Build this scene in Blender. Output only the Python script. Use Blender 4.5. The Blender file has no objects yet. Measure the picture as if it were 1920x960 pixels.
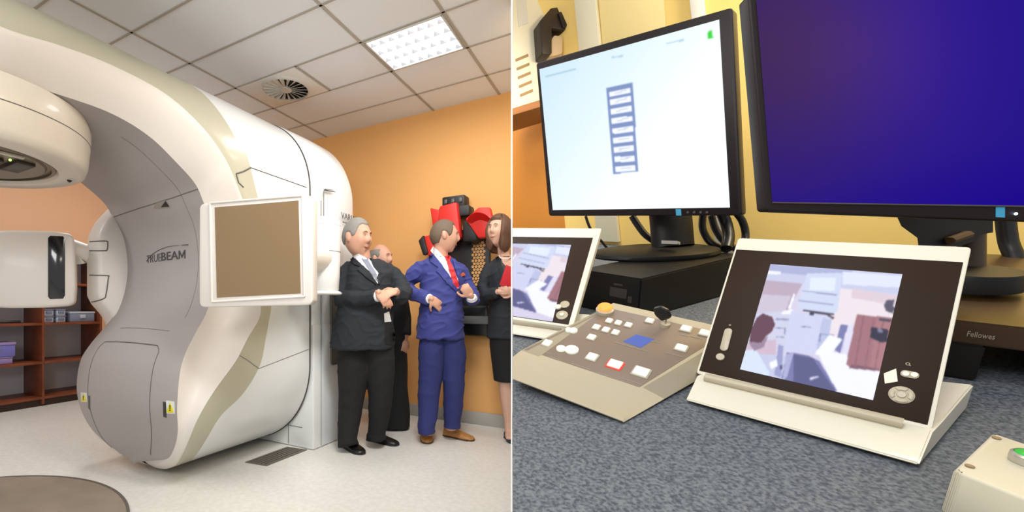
import bpy, bmesh, math, random
import numpy as np
from mathutils import Vector, Matrix, Euler
from mathutils.bvhtree import BVHTree
from mathutils.geometry import delaunay_2d_cdt
random.seed(4)
sc = bpy.context.scene
PI = math.pi
# ---------------------------------------------------------------- camera
F, CX, CY, CZ = 837.0, 700.0, 576.0, 1.08
cam_d = bpy.data.cameras.new('camera'); cam = bpy.data.objects.new('camera', cam_d)
sc.collection.objects.link(cam); sc.camera = cam
cam.location = (0, 0, CZ); cam.rotation_euler = (PI/2, 0, 0)
cam_d.sensor_width = 36; cam_d.sensor_fit = 'HORIZONTAL'; cam_d.lens = 36*F/1920
cam_d.shift_x = (960-CX)/1920; cam_d.shift_y = (CY-480)/1920
cam_d.clip_start = .05; cam_d.clip_end = 60
# ---------------------------------------------------------------- light
sc.view_settings.view_transform = 'Standard'; sc.view_settings.look = 'None'
sc.view_settings.gamma = 1; sc.view_settings.use_curve_mapping = False
sc.view_settings.exposure = 0.03
world = bpy.data.worlds.new('world'); sc.world = world; world.use_nodes = True
bg = world.node_tree.nodes['Background']; bg.inputs[0].default_value = (.97, .985, 1, 1); bg.inputs[1].default_value = .62
def V(*a): return Vector(a)
# room axes of the treatment room: e runs out of the machine toward the couch, r to its right
Ad = Vector((508, 837, 0)).normalized(); Bd = Vector((-1380, 837, 0)).normalized()
ev, rv = -Ad, -Bd
CAM = V(0, 0, CZ)
S0 = V(-.45879699, 3.39834586, 0)
def W(e, r, z): return S0 + ev*e + rv*r + V(0, 0, z)
def area(name, loc, target, size, power, color=(1, 1, 1), sy=None):
    l = bpy.data.lights.new(name, 'AREA'); l.energy = power; l.color = color
    l.shape = 'RECTANGLE'; l.size = size; l.size_y = sy or size
    o = bpy.data.objects.new(name, l); sc.collection.objects.link(o); o.location = loc
    o.rotation_euler = (Vector(target)-Vector(loc)).to_track_quat('-Z', 'Y').to_euler()
    return o
# ceiling fixtures of the treatment room (the one in view and its neighbours overhead) and the desk's ceiling lamp, plus added fill lights
for e_, r_, p_ in ((-.28, .72, 12), (2.5, .75, 5), (2.5, -2.1, 20), (.2, -2.3, 24), (4.6, -.6, 20), (-.6, 1.75, 9)):  # last one is an added side fill behind the desk wall
    q = W(e_, r_, 2.93); area('ceiling_and_fill_light', q, q-V(0, 0, 1), .6, p_, (1, .99, .975), .45)
area('ceiling_and_fill_light', (-.9, -.5, 2.3), (.3, 3.9, .6), 1.2, 36, (1, .99, .97), .8)  # added fill behind the camera, standing in for bounced flash
lq = area('ceiling_and_fill_light', (.3, 1.6, 2.75), (-.2, 3.7, .4), .6, 19, (1, .99, .97), .45); lq.data.spread = math.radians(112)  # added fill with no fixture, lights the drum side and lower wall
area('desk_lamp_light', (.25, .35, 2.5), (.95, 1.1, .9), .45, 6.5, (1, .93, .80))
area('desk_wall_fill', (1.8, 1.0, 2.7), (2.0, 2.1, 1.2), .5, 26, (1, .88, .68))  # added light out of view, brightens the yellow wall

# ---------------------------------------------------------------- helpers
MATS = {}
def mat(name, col, rough=.5, metal=0, emit=None, es=1, coat=0, spec=None, noise=None, nscale=20, bump=0, bscale=60, trans=0, sheen=0):
    if name in MATS: return MATS[name]
    m = bpy.data.materials.new(name); m.use_nodes = True; nt = m.node_tree; b = nt.nodes['Principled BSDF']
    b.inputs['Base Color'].default_value = (*col, 1); b.inputs['Roughness'].default_value = rough
    b.inputs['Metallic'].default_value = metal; b.inputs['Coat Weight'].default_value = coat
    if sheen: b.inputs['Sheen Weight'].default_value = sheen
    if spec is not None: b.inputs['Specular IOR Level'].default_value = spec
    if trans: b.inputs['Transmission Weight'].default_value = trans
    if emit: b.inputs['Emission Color'].default_value = (*emit, 1); b.inputs['Emission Strength'].default_value = es
    if noise or bump:
        tc = nt.nodes.new('ShaderNodeTexCoord')
        if noise:
            n = nt.nodes.new('ShaderNodeTexNoise'); n.inputs['Scale'].default_value = nscale; n.inputs['Detail'].default_value = 4
            r = nt.nodes.new('ShaderNodeValToRGB'); nt.links.new(tc.outputs['Object'], n.inputs['Vector'])
            r.color_ramp.elements[0].position = .35; r.color_ramp.elements[1].position = .65
            r.color_ramp.elements[0].color = (*noise, 1); r.color_ramp.elements[1].color = (*col, 1)
            nt.links.new(n.outputs['Fac'], r.inputs['Fac']); nt.links.new(r.outputs['Color'], b.inputs['Base Color'])
        if bump:
            n2 = nt.nodes.new('ShaderNodeTexNoise'); n2.inputs['Scale'].default_value = bscale; n2.inputs['Detail'].default_value = 3
            bp = nt.nodes.new('ShaderNodeBump'); bp.inputs['Strength'].default_value = bump; bp.inputs['Distance'].default_value = .01
            nt.links.new(tc.outputs['Object'], n2.inputs['Vector']); nt.links.new(n2.outputs['Fac'], bp.inputs['Height'])
            nt.links.new(bp.outputs['Normal'], b.inputs['Normal'])
    MATS[name] = m; return m
def sr(r, g, b):   # sRGB 0-255 to linear
    f = lambda c: (c/255/12.92) if c <= 10.3 else ((c/255+.055)/1.055)**2.4
    return (f(r), f(g), f(b))
def emitcol(name, strength=1, rough=.35):
    m = bpy.data.materials.new(name); m.use_nodes = True; nt = m.node_tree; b = nt.nodes['Principled BSDF']
    a = nt.nodes.new('ShaderNodeAttribute'); a.attribute_name = 'Col'; nt.nodes.remove(b)
    e_ = nt.nodes.new('ShaderNodeEmission'); nt.links.new(a.outputs['Color'], e_.inputs['Color']); e_.inputs['Strength'].default_value = strength
    nt.links.new(e_.outputs[0], nt.nodes['Material Output'].inputs['Surface']); m.cycles.emission_sampling = 'NONE'
    return m

def thing(name, label, cat, loc, group=None):
    o = bpy.data.objects.new(name, None); sc.collection.objects.link(o); o.location = loc; o.empty_display_size = .1
    o['label'] = label; o['category'] = cat
    if group: o['group'] = group
    return o
def tag(o, label, cat, group=None, kind=None):
    o['label'] = label; o['category'] = cat
    if group: o['group'] = group
    if kind: o['kind'] = kind
    return o
def wloc(o):
    v = Vector((0, 0, 0))
    while o is not None: v += o.location; o = o.parent
    return v
CLIP = None
def obj(name, bm, m, parent=None, smooth=True, origin=None, label=None, auto=40):
    """bm is in world coordinates; the object's origin is put at origin (or its centre) and it is parented in place"""
    if CLIP is not None:
        rt = bmesh.ops.bisect_plane(bm, geom=bm.verts[:]+bm.edges[:]+bm.faces[:], plane_co=CLIP[0], plane_no=CLIP[1], clear_outer=True, dist=1e-6)
        be = [e for e in rt['geom_cut'] if isinstance(e, bmesh.types.BMEdge) and e.is_valid and e.is_boundary]
        if be:
            try: bmesh.ops.holes_fill(bm, edges=be, sides=0)
            except Exception: pass
    if not bm.verts: return None
    me = bpy.data.meshes.new(name)
    if origin is None:
        mn = Vector((min(v.co.x for v in bm.verts), min(v.co.y for v in bm.verts), min(v.co.z for v in bm.verts)))
        mx = Vector((max(v.co.x for v in bm.verts), max(v.co.y for v in bm.verts), max(v.co.z for v in bm.verts)))
        origin = (mn+mx)/2
    bmesh.ops.translate(bm, vec=-Vector(origin), verts=bm.verts)
    bmesh.ops.recalc_face_normals(bm, faces=bm.faces)
    if smooth:
        for f in bm.faces: f.smooth = True
        for e in bm.edges:
            if len(e.link_faces) == 2:
                if e.calc_face_angle(0) > math.radians(auto): e.smooth = False
    bm.to_mesh(me); bm.free()
    if isinstance(m, (list, tuple)):
        for q in m: me.materials.append(q)
    else: me.materials.append(m)
    o = bpy.data.objects.new(name, me); sc.collection.objects.link(o)
    if parent is not None:
        o.parent = parent; o.location = Vector(origin)-wloc(parent)
    else: o.location = origin
    if label: o['label'] = label
    return o
def struct(name, bm, m, parent=None, **k):
    o = obj(name, bm, m, parent, **k)
    if parent is None: o['kind'] = 'structure'
    return o
def NB(): return bmesh.new()
def frame(o, x, y, z):   # 4x4 from origin and axes
    return Matrix(((x[0], y[0], z[0], o[0]), (x[1], y[1], z[1], o[1]), (x[2], y[2], z[2], o[2]), (0, 0, 0, 1)))
def box(bm, c, s, M=None, bev=0, seg=2):
    t = bmesh.new(); bmesh.ops.create_cube(t, size=1)
    for v in t.verts: v.co = Vector((v.co.x*s[0], v.co.y*s[1], v.co.z*s[2]))
    if bev: bmesh.ops.bevel(t, geom=t.edges[:], offset=bev, segments=seg, profile=.5, affect='EDGES')
    for v in t.verts:
        v.co = v.co+Vector(c)
        if M is not None: v.co = M @ v.co
    merge(bm, t); return bm
def merge(bm, t, mi=None):
    mp = {}
    for v in t.verts: mp[v] = bm.verts.new(v.co)
    for f in t.faces:
        try:
            g = bm.faces.new([mp[v] for v in f.verts]); g.material_index = f.material_index if mi is None else mi
        except ValueError: pass
    t.free()
def wbox(bm, e0, e1, r0, r1, z0, z1, bev=0, seg=2):   # box in room axes
    M = frame(W((e0+e1)/2, (r0+r1)/2, (z0+z1)/2), ev, rv, V(0, 0, 1))
    return box(bm, (0, 0, 0), (abs(e1-e0), abs(r1-r0), abs(z1-z0)), M, bev, seg)
def grid(bm, rows, closed=False, mi=0, capends=False):
    R = [[bm.verts.new(p) for p in row] for row in rows]
    n = len(rows[0])
    for i in range(len(R)-1):
        for j in range(n if closed else n-1):
            k = (j+1) % n
            try:
                f = bm.faces.new((R[i][j], R[i+1][j], R[i+1][k], R[i][k])); f.material_index = mi(i, j) if callable(mi) else mi
            except ValueError: pass
    if capends:
        for row in (R[0], R[-1]):
            try: bm.faces.new(row)
            except ValueError: pass
    return R
def tube(bm, pts, rad, seg=12, caps=True, closed=False):
    """round or elliptical tube through pts; rad: number, list of numbers or (a, b) pairs"""
    pts = [Vector(p) for p in pts]; n = len(pts)
    if not isinstance(rad, (list,)): rad = [rad]*n
    rows = []; prev = None
    for i, p in enumerate(pts):
        if closed: d = (pts[(i+1) % n]-pts[i-1])
        else: d = pts[min(i+1, n-1)]-pts[max(i-1, 0)]
        d.normalize()
        if prev is None:
            up = V(0, 0, 1) if abs(d.z) < .9 else V(0, 1, 0)
            a = d.cross(up).normalized()
        else: a = (prev-d*prev.dot(d)).normalized()
        prev = a; b = d.cross(a)
        ra, rb = rad[i] if isinstance(rad[i], tuple) else (rad[i], rad[i])
        rows.append([p+a*ra*math.cos(t*2*PI/seg)+b*rb*math.sin(t*2*PI/seg) for t in range(seg)])
    if closed: rows.append(rows[0]); grid(bm, rows, closed=True); bmesh.ops.remove_doubles(bm, verts=bm.verts, dist=1e-5); return bm
    grid(bm, rows, closed=True, capends=caps); return bm
def lathe(bm, prof, M, seg=48, mi=0):
    """prof: (radius, height) pairs turned about M's z axis"""
    rows = []
    for R, z in prof: rows.append([M @ V(max(R, 1e-4)*math.cos(t*2*PI/seg), max(R, 1e-4)*math.sin(t*2*PI/seg), z) for t in range(seg)])
    grid(bm, rows, closed=True, mi=mi); bmesh.ops.remove_doubles(bm, verts=bm.verts, dist=2e-4); return bm
def prism(bm, poly, M, depth, bev=0):
    """poly in M's xy plane extruded along z by depth (from -depth to 0)"""
    t = bmesh.new(); vs = [t.verts.new((x, y, 0)) for x, y in poly]; f = t.faces.new(vs)
    g = bmesh.ops.extrude_face_region(t, geom=[f]); bmesh.ops.translate(t, vec=(0, 0, -depth), verts=[v for v in g['geom'] if isinstance(v, bmesh.types.BMVert)])
    if bev: bmesh.ops.bevel(t, geom=t.edges[:], offset=bev, segments=2, profile=.5, affect='EDGES')
    for v in t.verts: v.co = M @ v.co
    merge(bm, t); return bm
def rrect(x0, y0, x1, y1, r, n=5):
    out = []
    for cx, cy, a0 in ((x1-r, y1-r, 0), (x0+r, y1-r, 90), (x0+r, y0+r, 180), (x1-r, y0+r, 270)):
        for k in range(n+1):
            a = math.radians(a0+90*k/n); out.append((cx+r*math.cos(a), cy+r*math.sin(a)))
    return out
def cr(pts, n):
    """Catmull-Rom resampling of a list of tuples"""
    P = np.array(pts, float); m = len(P); out = []
    for t in np.linspace(0, m-1, n):
        i = min(int(t), m-2); u = t-i
        p0, p1, p2, p3 = P[max(i-1, 0)], P[i], P[i+1], P[min(i+2, m-1)]
        out.append(.5*(2*p1+(p2-p0)*u+(2*p0-5*p1+4*p2-p3)*u*u+(3*p1-p0-3*p2+p3)*u**3))
    return [tuple(q) for q in out]
def ray(u, v): return V((u-CX)/F, 1, -(v-CY)/F)
def at(u, v, y): return CAM+ray(u, v)*y
def onplane(u, v, P0, N):
    R = ray(u, v); return CAM+R*((Vector(P0)-CAM).dot(N)/R.dot(N))
def bvh(os):
    """BVH over one or more placed meshes, in world coordinates"""
    vs, fs = [], []
    for o in os:
        b = len(vs); w = wloc(o)
        vs += [v.co+w for v in o.data.vertices]; fs += [[i+b for i in p.vertices] for p in o.data.polygons]
    return BVHTree.FromPolygons(vs, fs)
def patch(bm, tree, poly, step=.9, off=.002, th=.002, dens=1.5, mi=0):
    """a thin applied piece that follows the surface under it; poly in photo pixels marks its outline"""
    P = []
    n = len(poly)
    for i in range(n):
        a, b = Vector(poly[i]), Vector(poly[(i+1) % n]); k = max(1, int((b-a).length/dens))
        for j in range(k): P.append(a+(b-a)*j/k)
    nb = len(P); edges = [(i, (i+1) % nb) for i in range(nb)]
    x0 = min(p.x for p in P); x1 = max(p.x for p in P); y0 = min(p.y for p in P); y1 = max(p.y for p in P)
    def inside(x, y):
        c = False
        for i in range(nb):
            a, b = P[i], P[i-1]
            if (a.y > y) != (b.y > y) and x < (b.x-a.x)*(y-a.y)/(b.y-a.y)+a.x: c = not c
        return c
    Q = list(P); y = y0+step
    while y < y1:
        x = x0+step
        while x < x1:
            if inside(x, y) and min((p-Vector((x, y))).length for p in P) > step*.5: Q.append(Vector((x, y)))
            x += step
        y += step
    r = delaunay_2d_cdt(Q, edges, [], 1, 1e-5)
    pts = []; last = None
    for c in r[0]:
        d = ray(c.x, c.y).normalized(); h = tree.ray_cast(CAM, d)
        pts.append([d, h[3], h[1]])
    known = [p[1] for p in pts if p[1]]
    if not known: return
    med = sorted(known)[len(known)//2]
    front, back = [], []
    for d, t, nrm in pts:
        if t is None or abs(t-med) > .6: t = med; nrm = -d
        if nrm.dot(d) > 0: nrm = -nrm
        p = CAM+d*t; front.append(bm.verts.new(p+nrm*off-d*off*.5)); back.append(bm.verts.new(p-nrm*th))
    cnt = {}
    for f in r[2]:
        for i in range(3):
            k = (f[i], f[(i+1) % 3]); cnt[k] = cnt.get(k, 0)+1
        try:
            bm.faces.new([front[i] for i in f]).material_index = mi; bm.faces.new([back[i] for i in reversed(f)]).material_index = mi
        except ValueError: pass
    for (a, b) in list(cnt):
        if (b, a) not in cnt:
            try: bm.faces.new((front[a], front[b], back[b], back[a])).material_index = mi
            except ValueError: pass
def fuse(bm, voxel=.006, smooth=4, name='fused', fac=.5):
    """join overlapping closed shapes into one continuous surface"""
    me = bpy.data.meshes.new('tmp'); bm.to_mesh(me); bm.free()
    o = bpy.data.objects.new('tmp', me); sc.collection.objects.link(o)
    md = o.modifiers.new('r', 'REMESH'); md.mode = 'VOXEL'; md.voxel_size = voxel; md.use_smooth_shade = True
    if smooth:
        s = o.modifiers.new('s', 'SMOOTH'); s.iterations = smooth; s.factor = fac
    dg = bpy.context.evaluated_depsgraph_get(); e = o.evaluated_get(dg); m2 = bpy.data.meshes.new_from_object(e)
    out = bmesh.new(); out.from_mesh(m2)
    bpy.data.objects.remove(o); bpy.data.meshes.remove(me); bpy.data.meshes.remove(m2)
    return out
def textmesh(s, size=1, bold=0, spacing=1):
    if s == 'M':     # drawn stroke by stroke
        b = bmesh.new()
        for q in (((0, 0), (.13, 0), (.13, .98), (0, 1)), ((0, 1), (.15, 1), (.5, .32), (.5, .08)), ((1, 1), (.85, 1), (.5, .32), (.5, .08)), ((1, 0), (.87, 0), (.87, .98), (1, 1))):
            b.faces.new([b.verts.new((x, y, 0)) for x, y in q])
        return b, 0, 1, 0, 1
    cu = bpy.data.curves.new('t', 'FONT'); cu.body = s; cu.size = size; cu.offset = bold; cu.extrude = 0; cu.resolution_u = 2; cu.space_character = spacing
    o = bpy.data.objects.new('t', cu); sc.collection.objects.link(o); bpy.context.view_layer.update()
    dg = bpy.context.evaluated_depsgraph_get(); me = bpy.data.meshes.new_from_object(o.evaluated_get(dg))
    b = bmesh.new(); b.from_mesh(me); bmesh.ops.remove_doubles(b, verts=b.verts, dist=1e-5); bmesh.ops.triangulate(b, faces=b.faces); bpy.data.objects.remove(o); bpy.data.curves.remove(cu); bpy.data.meshes.remove(me)
    xs = [v.co.x for v in b.verts]; ys = [v.co.y for v in b.verts]
    return b, min(xs), max(xs), min(ys), max(ys)
def letters(bm, s, M, w, h, th=.0015, bold=0, spacing=1):
    """lettering of width w and height h standing off M's xy plane"""
    b, x0, x1, y0, y1 = textmesh(s, 1, bold, spacing)
    for v in b.verts: v.co = V((v.co.x-x0)/(x1-x0)*w, (v.co.y-y0)/(y1-y0)*h, th)
    g = bmesh.ops.extrude_face_region(b, geom=b.faces[:]); bmesh.ops.translate(b, vec=(0, 0, -th), verts=[q for q in g['geom'] if isinstance(q, bmesh.types.BMVert)])
    for v in b.verts: v.co = M @ v.co
    merge(bm, b)
# ================================================================ TREATMENT ROOM
M_ceil = mat('ceiling_tile', sr(230, 234, 238), .9, bump=.05, bscale=300)
M_grid = mat('ceiling_grid', sr(172, 166, 156), .6)
M_orange = mat('orange_wall_paint', sr(228, 172, 106), .85, bump=.03, bscale=90)
M_floor = mat('vinyl_floor', sr(228, 226, 220), .32, noise=sr(219, 216, 209), nscale=35, bump=.01)
M_base = mat('baseboard_grey', sr(166, 163, 155), .6)
M_disc = mat('turntable_beige', sr(150, 138, 124), .35, noise=sr(142, 130, 116), nscale=8)
M_dark = mat('dark_gap', sr(60, 56, 52), .6)
M_white = mat('machine_white', sr(222, 224, 224), .3, coat=.3)
M_rose = mat('machine_warm_white', sr(220, 213, 206), .42, coat=.08)
M_beige = mat('machine_beige', sr(182, 178, 158), .35, coat=.2)
M_grey = mat('machine_inner_shaded_grey', sr(166, 159, 158), .55)  # lilac-grey look of the inner face under the light, put into its colour
M_head = mat('machine_head_white', sr(218, 209, 196), .35, coat=.2)
M_seam = mat('seam_dark', sr(96, 94, 92), .6)
M_black = mat('black_plastic', sr(22, 22, 23), .35)
M_yellow = mat('sign_yellow', sr(226, 214, 20), .5)
M_ring = mat('grey_white_ring', sr(205, 210, 205), .3, coat=.3)

# floor
b = NB(); box(b, (-1.5, 3.0, -.05), (13, 11, .1)); struct('floor', b, M_floor)
ZC = 3.0
# ceiling slab (e from the wall outward) with its grid of bars
CLIP = (V(0, 0, 0), V(1, -(961-CX)/F, 0).normalized())   # the ceiling ends at the line where the two rooms meet
b = NB(); wbox(b, -1.36, 5.6, -4.0, 3.0, ZC, ZC+.06); struct('ceiling', b, M_ceil)
b = NB()
for r_ in (-3.5, -2.2, -.9, .4, 1.04, 2.34): wbox(b, -1.36, 5.6, r_-.011, r_+.011, ZC-.006, ZC+.002)
for k in range(-2, 14): wbox(b, -.045+.463*k-.008, -.045+.463*k+.008, -4.0, 3.0, ZC-.006, ZC+.002)
wbox(b, -.51, -.04, -.225, -.205, ZC-.006, ZC+.002)
struct('trim_1', b, M_grid)
CLIP = None
# walls
b = NB(); wbox(b, -1.44, -1.36, -4.0, 1.95, 0, ZC); struct('wall_back', b, M_orange)
b = NB(); wbox(b, -1.44, 4.2, -4.0, -3.93, 0, ZC); struct('wall_left', b, mat('peach_wall_paint', sr(236, 192, 154), .85))
b = NB(); wbox(b, -1.36, -1.335, -3.9, 1.9, 0, .115, .004); struct('baseboard_back', b, M_base)

# ceiling light fixture
t = thing('ceiling_light', 'glowing white louvred square lamp set into the tiled ceiling', 'ceiling light', W(-.27, .72, ZC-.03))
M_fix = mat('fixture_frame', sr(205, 203, 198), .4)
M_tubeglow = mat('lamp_glow', (1, 1, 1), .5, emit=(1, .99, .97), es=2.6)
M_louvre = mat('louvre_mirror', sr(200, 206, 214), .2, metal=.3, emit=(.8, .87, 1), es=.35)
e0, e1, r0, r1 = -.50, -.055, .425, 1.025
b = NB()
for q in ((e0, e0+.012, r0, r1), (e1-.012, e1, r0, r1), (e0, e1, r0, r0+.012), (e0, e1, r1-.012, r1)): wbox(b, *q, ZC-.014, ZC-.002, .002)
obj('frame', b, M_fix, t)
b = NB(); wbox(b, e0+.01, e1-.01, r0+.01, r1-.01, ZC-.009, ZC-.004); obj('diffuser', b, M_tubeglow, t)
b = NB()
ne, nr = 4, 8
for i in range(ne):
    for j in range(nr):
        ce = e0+(i+.5)*(e1-e0)/ne; c_r = r0+(j+.5)*(r1-r0)/nr
        P = [W(ce-.028, c_r-.03, ZC-.0095), W(ce+.03, c_r, ZC-.0095), W(ce-.028, c_r+.03, ZC-.0095), W(ce-.01, c_r, ZC-.024)]
        vs = [b.verts.new(p) for p in P]
        for a in ((0, 1, 2), (0, 1, 3), (1, 2, 3), (2, 0, 3)): b.faces.new([vs[k] for k in a])
obj('louvre', b, M_louvre, t, smooth=False)

# round ceiling vent
t = thing('ceiling_vent', 'round swirl air vent with black slots in a ceiling tile', 'vent', W(-.27, -.52, ZC-.02))
b = NB(); wbox(b, -.5, -.05, -.885, -.235, ZC-.008, ZC, .002); obj('faceplate', b, mat('vent_plate', sr(226, 224, 218), .6), t)
M = frame(W(-.27, -.52, ZC-.008), rv, ev, V(0, 0, -1))
b = NB(); lathe(b, [(0, .001), (.196, .001), (.196, .004), (0, .004)], M, 40); obj('opening', b, mat('vent_void', sr(30, 29, 27), .9), t)
b = NB()
for k in range(20):
    a = 2*PI*k/20; c, s = math.cos(a), math.sin(a); c2, s2 = math.cos(a+.17), math.sin(a+.17)
    pr = [(.05*c, .05*s, .005), (.193*c, .193*s, .005), (.193*c2, .193*s2, .022), (.05*c2, .05*s2, .016)]
    vs = [b.verts.new(M @ V(*p)) for p in pr]+[b.verts.new(M @ V(p[0], p[1], p[2]+.003)) for p in pr]
    for f in ((0, 1, 2, 3), (4, 5, 6, 7), (0, 1, 5, 4), (1, 2, 6, 5), (2, 3, 7, 6), (3, 0, 4, 7)): b.faces.new([vs[i] for i in f])
obj('blades', b, mat('vent_blade', sr(200, 196, 186), .5), t, smooth=False)
b = NB(); lathe(b, [(0, .024), (.05, .020), (.052, .004)], M, 24); lathe(b, [(.193, .002), (.193, .02), (.206, .012), (.208, .0)], M, 40); obj('ring', b, mat('vent_blade', (1, 1, 1)), t)

# turntable disc in the floor
t = thing('couch_turntable', 'round beige turntable disc with dark rim set in the white floor', 'turntable', W(2.2, -.64, 0))
M = frame(W(2.2, -.64, 0), ev, rv, V(0, 0, 1))
b = NB(); lathe(b, [(0, .006), (.985, .006), (.985, 0.001), (0, .001)], M, 128); obj('disc', b, M_disc, t)
b = NB(); lathe(b, [(.985, .001), (.985, .008), (1.0, .008), (1.0, .001)], M, 128); obj('rim', b, mat('rim_grey', sr(98, 92, 86), .4), t)
# floor grate
b = NB(); P = [V(-.89, 3.10, 0), V(-.725, 3.03, 0), V(-.50, 3.37, 0), V(-.665, 3.44, 0)]
up = V(0, 0, .006)
lo = [b.verts.new(p) for p in P]; hi = [b.verts.new(p+up) for p in P]
b.faces.new(hi); b.faces.new(lo)
for i in range(4): b.faces.new((lo[i], lo[(i+1) % 4], hi[(i+1) % 4], hi[i]))
t = thing('floor_grate', 'dark grey metal floor plate beside the foot of the white machine', 'grate', V(-.7, 3.2, 0))
obj('plate', b, mat('grate_metal', sr(112, 106, 96), .5, metal=.2), t, smooth=False)
b = NB()
for k in range(1, 6):
    f = k/6; a = P[0].lerp(P[1], f)+up; c = P[3].lerp(P[2], f)+up; tube(b, [a.lerp(c, .04), a.lerp(c, .96)], .003, 6)
obj('slot', b, M_dark, t)

# ---------------------------------------------------------------- the radiotherapy machine
rc, hw, R, z0, z1 = -.65, .66, .62, .03, 2.575
q_arc = R*PI/2; flat = hw-R; zs = (z1-R)-(z0+R)
def s_of(z):
    if z > z1-R: return flat+R*math.acos(min(1, (z-(z1-R))/R))
    if z > z0+R: return flat+q_arc+(z1-R-z)
    return flat+q_arc+zs+R*math.asin(min(1, (z0+R-z)/R))
S_END = 2*flat+2*q_arc+zs
def wallp(s, grow=0):
    """(r offset from the centre plane, z) on the drum's right-hand wall"""
    if s < flat: return (s, z1+grow)
    s -= flat
    if s < q_arc: a = s/R; return (flat+(R+grow)*math.sin(a), z1-R+(R+grow)*math.cos(a))
    s -= q_arc
    if s < zs: return (hw+grow, z1-R-s)
    s -= zs
    if s < q_arc: a = s/R; return (flat+(R+grow)*math.cos(a), z0+R-(R+grow)*math.sin(a))
    return (max(0, flat-(s-q_arc)), z0-grow)
rows_ = [  # K1 (e, z on wall), K0 (e, z on wall), K2 (e, z, half width)
 (2.50, 2.575, 1.05, 2.575, 2.45, 2.06, .02), (2.50, 2.45, 1.00, 2.57, 2.46, 2.04, .3), (2.50, 2.26, .96, 2.565, 2.46, 2.03, .5),
 (2.20, 2.23, .94, 2.56, 2.20, 2.03, .5), (1.92, 2.20, .92, 2.55, 1.90, 2.04, .5), (1.70, 2.24, .90, 2.52, 1.65, 2.06, .5),
 (1.48, 2.265, .87, 2.46, 1.42, 2.06, .5), (1.21, 2.24, .82, 2.32, 1.22, 2.01, .5), (1.01, 2.13, .74, 2.13, 1.05, 1.91, .5),
 (.86, 1.99, .67, 2.05, .93, 1.82, .5), (.79, 1.90, .64, 1.97, .87, 1.72, .5), (.72, 1.78, .58, 1.80, .81, 1.60, .5),
 (.62, 1.60, .50, 1.60, .78, 1.45, .5), (.56, 1.35, .46, 1.35, .78, 1.30, .5), (.55, 1.10, .455, 1.10, .81, 1.15, .5),
 (.57, 1.00, .48, .98, .86, 1.03, .5), (.66, .89, .51, .86, .94, .92, .51), (.76, .75, .56, .70, 1.02, .81, .53),
 (.92, .59, .70, .53, 1.07, .70, .55), (1.00, .46, .84, .42, 1.09, .52, .555), (1.02, .34, .88, .28, 1.07, .36, .53),
 (1.00, .20, .86, .15, 1.04, .23, .44), (.95, .10, .80, .06, 1.00, .15, .30), (.90, .03, .76, .03, .97, .10, .02)]
tab = []
for a in rows_:
    s1 = s_of(a[1]) if a[1] > z0+.001 else S_END; s0 = s_of(a[3]) if a[3] > z0+.001 else S_END
    if a[1] > 2.57: s1 = s0 = 0
    tab.append((a[0], s1, a[2], s0, a[4], a[5], a[6]))
NT = 150
TAB = [list(q) for q in cr(tab, NT)]
def bulge(t): return .05 if t > .2 else .05*t/.2
def inner(t, f):
    """front cover: t 0..1 down the C, f -1..1 across"""
    x = t*(NT-1); i = min(int(x), NT-2); u = x-i
    a = [TAB[i][k]*(1-u)+TAB[i+1][k]*u for k in range(7)]
    w = max(.01, a[6]); bl = bulge(t)*(1-f*f)
    j0, j1 = max(0, i-1), min(NT-1, i+2)
    te, tz = TAB[j1][4]-TAB[j0][4], TAB[j1][5]-TAB[j0][5]; L_ = math.hypot(te, tz) or 1
    ne_, nz_ = -tz/L_, te/L_     # outward normal in the e-z plane
    return W(a[4]+ne_*bl, rc+f*w, a[5]+nz_*bl), a
mach = thing('linear_accelerator', 'large white and beige radiotherapy machine with a curved gantry beside the orange wall', 'medical machine', W(.1, rc, 0))
def side(sgn, bm):
    rows = []
    for i in range(NT):
        e1_, s1, e0_, s0, ke, kz, w = TAB[i]
        s1 = min(max(s1, 0), S_END); s0 = min(max(s0, 0), S_END)
        row = []
        for f in (0, .25, .5, .75): row.append((.05+(e0_-.05)*f, s0, 0))
        for f in (0, .33, .67, 1): row.append((e0_+(e1_-e0_)*f, s0+(s1-s0)*f, 0))
        out = [W(e_, rc+sgn*wallp(s_)[0], wallp(s_)[1]) for e_, s_, _ in row]
        A_ = out[-1]; K = W(ke, rc+sgn*max(w, .01), kz)
        # scooped cheek between the band and the front cover
        dp = .10*max(0, math.sin(PI*min(1, max(0, (i/NT-.42)/.5))))-.02
        for f in (.12, .28, .45, .62, .78, .9, .965):
            p = A_.lerp(K, f); p = p-rv*sgn*dp*math.sin(PI*f)*1.0-ev*dp*.5*math.sin(PI*f); out.append(p)
        out.append(K); rows.append(out)
    # rear ring s grows with t but must end at the bottom; close duplicates later
    grid(bm, rows, mi=lambda i, j: 0 if j < 4 else (1 if j < 7 else 2))
b = NB(); side(1, b); side(-1, b)
bmesh.ops.remove_doubles(b, verts=b.verts, dist=.0015)
obj('gantry_body', b, [M_white, M_beige, M_rose], mach, auto=60)
b = NB(); rows = []
for i in range(NT):
    rows.append([inner(i/(NT-1), f)[0] for f in np.linspace(-1, 1, 21)])
grid(b, rows); bmesh.ops.remove_doubles(b, verts=b.verts, dist=.0015)
cover = obj('front_cover', b, M_grey, mach, auto=70, label='concave front cover with lilac-grey shading in its colour')
def t_at(z, lo=True):
    best = min(range(NT), key=lambda i: abs(TAB[i][5]-z) + (0 if (TAB[i][4] < 1.3) else 9)); return best/(NT-1)
def seam(bm, pts, r_=.0028): tube(bm, pts, r_, 6)
b = NB()
for f in (-.62, .62):   # door edges on the lobe
    seam(b, [inner(t, f)[0] for t in np.linspace(t_at(.79), t_at(.17 if f < 0 else .2), 26)])
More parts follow.
